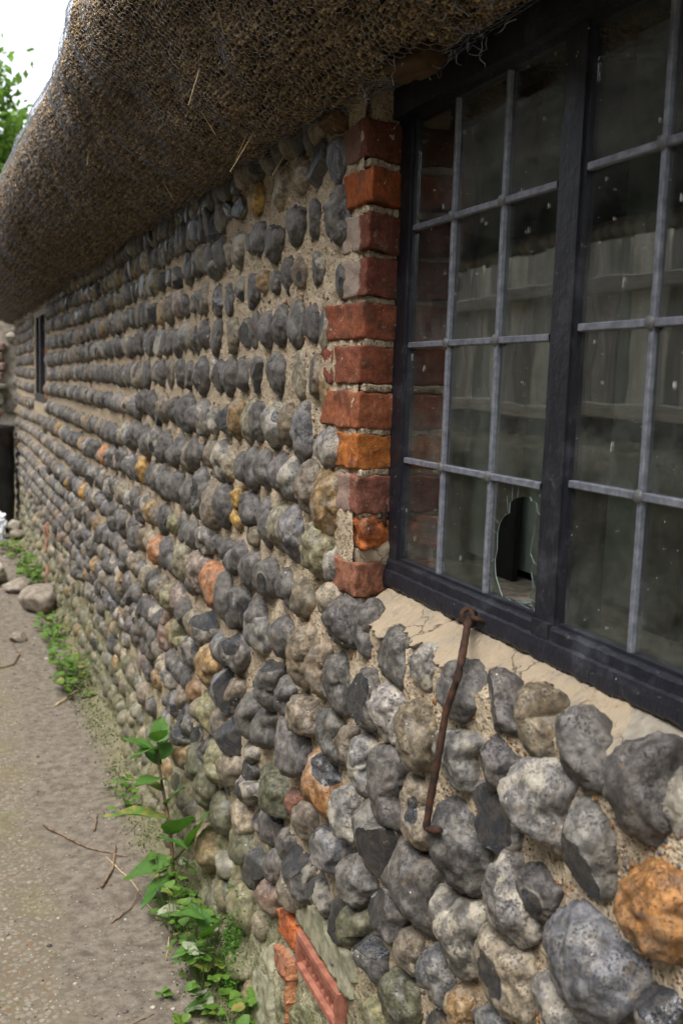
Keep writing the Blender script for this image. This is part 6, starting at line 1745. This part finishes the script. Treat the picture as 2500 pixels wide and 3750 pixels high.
part("ledge_bracket", round_box("ledge_bracket", (.16, .12, .13), MAT['render'], .015, .008, 12, 5, 5), gw, (.50, 10.84, 1.215))

# tree beyond
tr = thing("tree", "bright green leafy tree rising beyond the eave", "tree", (-2.4, 24, 0))
tk = MB().tube([(-2.4, 24, -.05), (-2.35, 24, 1.5), (-2.2, 24.1, 3.2), (-2.0, 24, 5.0), (-1.7, 24, 6.8)], [.28, .24, .2, .14, .05], 10)
part("trunk", tk.mesh("trunk", MAT['bark'], True), tr)
for (e, r0_) in (((-.2, 23.6, 6.0), .09), ((.6, 24.2, 5.6), .08), ((-3.8, 24.5, 6.2), .1), ((-1.0, 23.2, 4.6), .07), ((-4.4, 23.6, 4.8), .08)):
    part("limb", MB().tube([(-2.25, 24.05, 2.8), ((-2.25 + e[0]) / 2, (24 + e[1]) / 2, (2.8 + e[2]) / 2 + .4), e], [r0_, r0_ * .7, .02], 7).mesh("limb", MAT['bark'], True), tr)
cl = []
while len(cl) < 90:
    p = np.array([random.gauss(0, 1), random.gauss(0, 1), random.gauss(0, 1)]); p /= np.linalg.norm(p)
    p = p * np.array([2.9, 2.7, 2.5]) * random.random() ** .33 + np.array([-.75, 24, 5.9])
    cl.append(p)
nl = 34000
ci = rng.integers(0, len(cl), nl)
ctr = np.array(cl)[ci] + rng.normal(0, .34, (nl, 3))
d1 = rng.normal(size=(nl, 3)); d1 /= np.linalg.norm(d1, axis=1)[:, None]
d2 = np.cross(d1, rng.normal(size=(nl, 3))); d2 /= np.linalg.norm(d2, axis=1)[:, None]
sz = rng.uniform(.07, .14, nl)[:, None]
V = np.stack([ctr - d1 * sz, ctr - d2 * sz * .6, ctr + d1 * sz, ctr + d2 * sz * .6], 1).reshape(-1, 3)
F = np.arange(nl * 4).reshape(-1, 4)
cc = np.repeat(np.array([.13, .24, .035]) * rng.uniform(.6, 1.35, (nl, 1)), 4, 0)
part("crown", mesh_np("crown", V, F, MAT['crown'], False, dict(col=cc)), tr)

# ================================================================== OTHER SIDE OF THE LANE (seen in the panes)
lw = thing("bank_wall", "low rough wall along the lane facing the window, seen mirrored in the panes", "wall", (-1.25, 2, 0))
ug, vg = np.linspace(-3, 7.8, 300), np.linspace(0, 1, 40)
Ug, Vg = np.meshgrid(ug, vg, indexing='ij'); U, Vv = Ug.ravel(), Vg.ravel()
px = np.interp(Vv, [0, .7, .8, 1], [-1.06, -1.12, -1.16, -1.52]); pz = np.interp(Vv, [0, .7, .8, 1], [-.05, 1.12, 1.2, 1.22])
nn = fbm(np.stack([px * 6, U * 6, pz * 6], 1), 3) * .035
part("wall_face", mesh_np("wall_face", np.stack([px - nn * .6, U, pz + nn * .6], 1), grid_faces(300, 40), MAT["bank"]), lw)
part("wall_core", MB().box((-1.52, -3, -.05), (-1.2, 7.8, 1.10)).mesh("wall_core", MAT['stone']), lw)
fn = thing("fence", "weathered close boarded fence mirrored in the window panes", "fence", (-1.38, 1, 1.2))
y = -3.0
while y < 5.62:
    w = random.uniform(.070, .098)
    top = 2.17 + random.uniform(-.012, .012)
    o = part("board", MB().box((-.009, -w / 2, -.425), (.009, w / 2, .425)).mesh("board", MAT['fence']), fn, (-1.385 + random.uniform(-.010, .010), y + w / 2, top - .425))
    o.rotation_euler = (random.uniform(-.012, .012), 0, random.uniform(-.08, .08))
    y += w + random.uniform(.004, .013)
for zz in (1.965, 1.365):
    part("rail", round_box("rail", (.05, 8.7, .072), MAT['rail'], .01, .006, 3, zz, 30), fn, (-1.345, 1.33, zz))
for yy in (-2.9, -.9, 1.1, 3.1, 5.1):
    part("post", MB().box((-1.48, yy - .05, .9), (-1.40, yy + .05, 2.1)).mesh("post", MAT['rail']), fn)
sh = thing("shed", "flint outbuilding with a steep dark thatch behind the fence, mirrored in the panes", "shed", (-2.8, 2.5, 0))
part("wall", MB().box((-6.0, -3, -.05), (-1.95, 7.9, 2.42)).mesh("wall", MAT['stone']), sh)
V4, F4 = ico(2)
bv, bf = [], []
for zz in (2.06, 2.16, 2.26, 2.36):
    yb = -2.9
    while yb < 7.8:
        r = random.uniform(.035, .05)
        bf.append(F4 + len(bv) * len(V4)); bv.append(V4 * np.array([.04, r, r]) * random.uniform(.85, 1.1) + np.array([-1.95, yb, zz])); yb += 2 * r + .01
part("flint_courses", mesh_np("flint_courses", np.concatenate(bv), np.concatenate(bf), MAT['pale']), sh, kind="stuff")
rf = MB()
ug, vg = np.linspace(-3.4, 8.2, 120), np.linspace(0, 1, 50)
Ug, Vg = np.meshgrid(ug, vg, indexing='ij'); U, Vv = Ug.ravel(), Vg.ravel()
px = np.interp(Vv, [0, .06, .12, 1], [-1.95, -1.72, -1.74, -4.0]); pz = np.interp(Vv, [0, .06, .12, 1], [2.42, 2.44, 2.62, 5.3])
nn = fbm(np.stack([px * 3, U * 3, pz * 3], 1), 3) * .06
part("thatch", mesh_np("thatch", np.stack([px + nn * .7, U, pz + nn * .7], 1), grid_faces(120, 50), MAT['oldthatch']), sh)
rf.add([(-4.0, -3.4, 5.25), (-4.0, 8.2, 5.25), (-6.2, 8.2, 2.4), (-6.2, -3.4, 2.4)], [(0, 1, 2, 3)])
rf.add([(-1.96, -3.2, 2.43), (-4.0, -3.2, 5.2), (-6.1, -3.2, 2.43)], [(0, 1, 2)]); rf.add([(-1.96, 8.0, 2.43), (-4.0, 8.0, 5.2), (-6.1, 8.0, 2.43)], [(0, 2, 1)])
part("roof_back", rf.mesh("roof_back", MAT['oldthatch']), sh)
